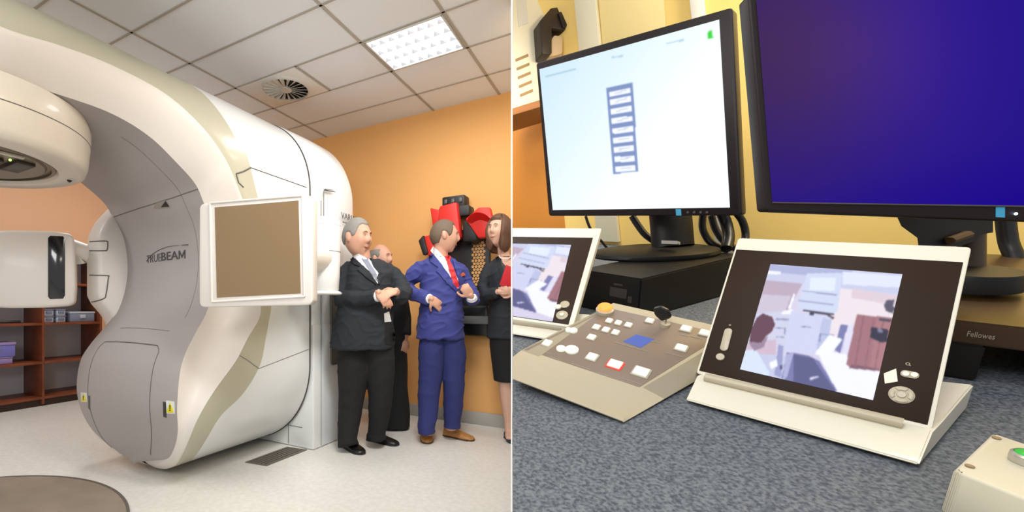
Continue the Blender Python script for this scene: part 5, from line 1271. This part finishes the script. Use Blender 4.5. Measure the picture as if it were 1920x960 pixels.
# electrical cabinet with louvre slots on a small wooden shelf
t = thing('metal_cabinet', 'cream metal cabinet with louvre slots at the upper left of the desk wall', 'cabinet', WP(1010, 190))
yk = 2.5; QC = quad3([(928, -60), (1068, -90), (1097, 162), (950, 207)], yk); MC = planeM(QC[3], QC[2], QC[0])
plate('cabinet_body', MC, on(MC, (950, 207), (1097, 162), (1068, -90), (928, -60)), .09, mat('cabinet_cream', sr(222, 212, 184), .5), t, .006)
for k in range(5):
    cx_, cy_ = 966+k*2.2, 111+k*16.5; plate('louvre_slot', MC, on(MC, (cx_, cy_), (cx_+24, cy_-10), (cx_+24.6, cy_-5), (cx_+.6, cy_+5)), .004, mat('slot_brown', sr(150, 120, 76), .7), t, 0, .002)
plate('cabinet_label', MC, on(MC, (972, 50), (990, 44), (984, -30), (966, -25)), .002, mat('label_grey', sr(208, 200, 184), .6), t, 0, .002)
q = quad3([(945, 207), (1100, 160), (1101, 172), (946, 219)], yk*.985); Ms = planeM(q[3], q[2], q[0])
o = plate('wall_shelf', Ms, on(Ms, (945, 221), (1101, 174), (1100, 161), (945, 209)), .3, mat('shelf_brown', sr(150, 92, 40), .5), None, .002); tag(o, 'brown wooden shelf under the cream cabinet', 'shelf')
o = wallbox('shade_board', [(940, 236), (1036, 206), (1060, 440), (955, 470)], .001, .012, mat('shade_ochre', sr(206, 132, 46), .6)); tag(o, 'ochre board painting the shade on the wall beneath the brown shelf', 'board')  # added board: the cabinet's shade on the wall, put into its colour
t = thing('handset', 'black handset hanging in front of the cream cabinet', 'handset', at(1022, 110, 2.4))
def inM(poly, z, th, m, nm, bev=.003): return plate(nm, MC, rounded(on(MC, *poly), .01), th, m, t, bev, z)
inM([(1003, 118), (1021, 118), (1021, 70), (1046, 74), (1049, 44), (1040, 32), (1020, 34), (999, 58)], .075, .07, mat('handset_black', sr(34, 22, 16), .4), 'handset_body')
inM([(1020, 118), (1045, 112), (1046, 80), (1030, 78), (1022, 92)], .05, .05, mat('handset_pale', sr(196, 168, 130), .5), 'handset_cradle')
inM([(1031, 44), (1048, 42), (1047, 70), (1040, 72)], .085, .03, M_black, 'earpiece')
# cables
def cable(pts, r_, label, nm='cable', m=None):
    if pts[0][0] < 1500: pts = [(u, v, y*.93) for u, v, y in pts]
    P = [at(u, v, y) for u, v, y in pts]; P = [V(*p) for p in cr([tuple(p) for p in P], 30)]; b_ = NB(); tube(b_, P, r_, 10)
    o_ = obj(nm, b_, m or M_black)
    if o_: tag(o_, label, 'cable', 'cables behind the monitors')
cable([(1185, 405, 2.0), (1198, 425, 1.99), (1210, 440, 1.98), (1226, 452, 1.97)], .013, 'thick black cable left of the left monitor neck')
cable([(1318, 404, 1.80), (1318, 430, 1.80), (1334, 456, 1.78), (1366, 470, 1.76)], .012, 'thin black cable curving down nearest the left monitor neck')
cable([(1334, 404, 1.84), (1342, 430, 1.84), (1360, 455, 1.82), (1388, 470, 1.80)], .012, 'thin black cable curving down in the middle behind the left monitor')
cable([(1352, 395, 1.74), (1362, 420, 1.74), (1366, 445, 1.72), (1362, 466, 1.7)], .018, 'thick black plug cable hanging at the left monitor right end')
cable([(1380, 398, 1.72), (1392, 415, 1.72), (1398, 440, 1.72), (1394, 470, 1.7)], .012, 'thin black cable rightmost under the left monitor')
cable([(1884, 400, 1.3), (1890, 450, 1.3), (1899, 475, 1.29), (1907, 497, 1.28)], .02, 'thick black cable under the right monitor')
cable([(1098, 405, 2.2), (1108, 430, 2.2), (1130, 455, 2.2), (1142, 470, 2.2)], .006, 'thin wire on the wall behind the left console')
CLIP = None
# slim white post dividing the two rooms
b = NB(); p = at(959.6, 576, .9); lathe(b, [(.0016, .0), (.0016, 2.995)], Matrix.Translation((p.x, p.y, 0)), 12); struct('trim_2', b, mat('post_white', (.95, .95, .95), .5, emit=(1, 1, 1), es=0))
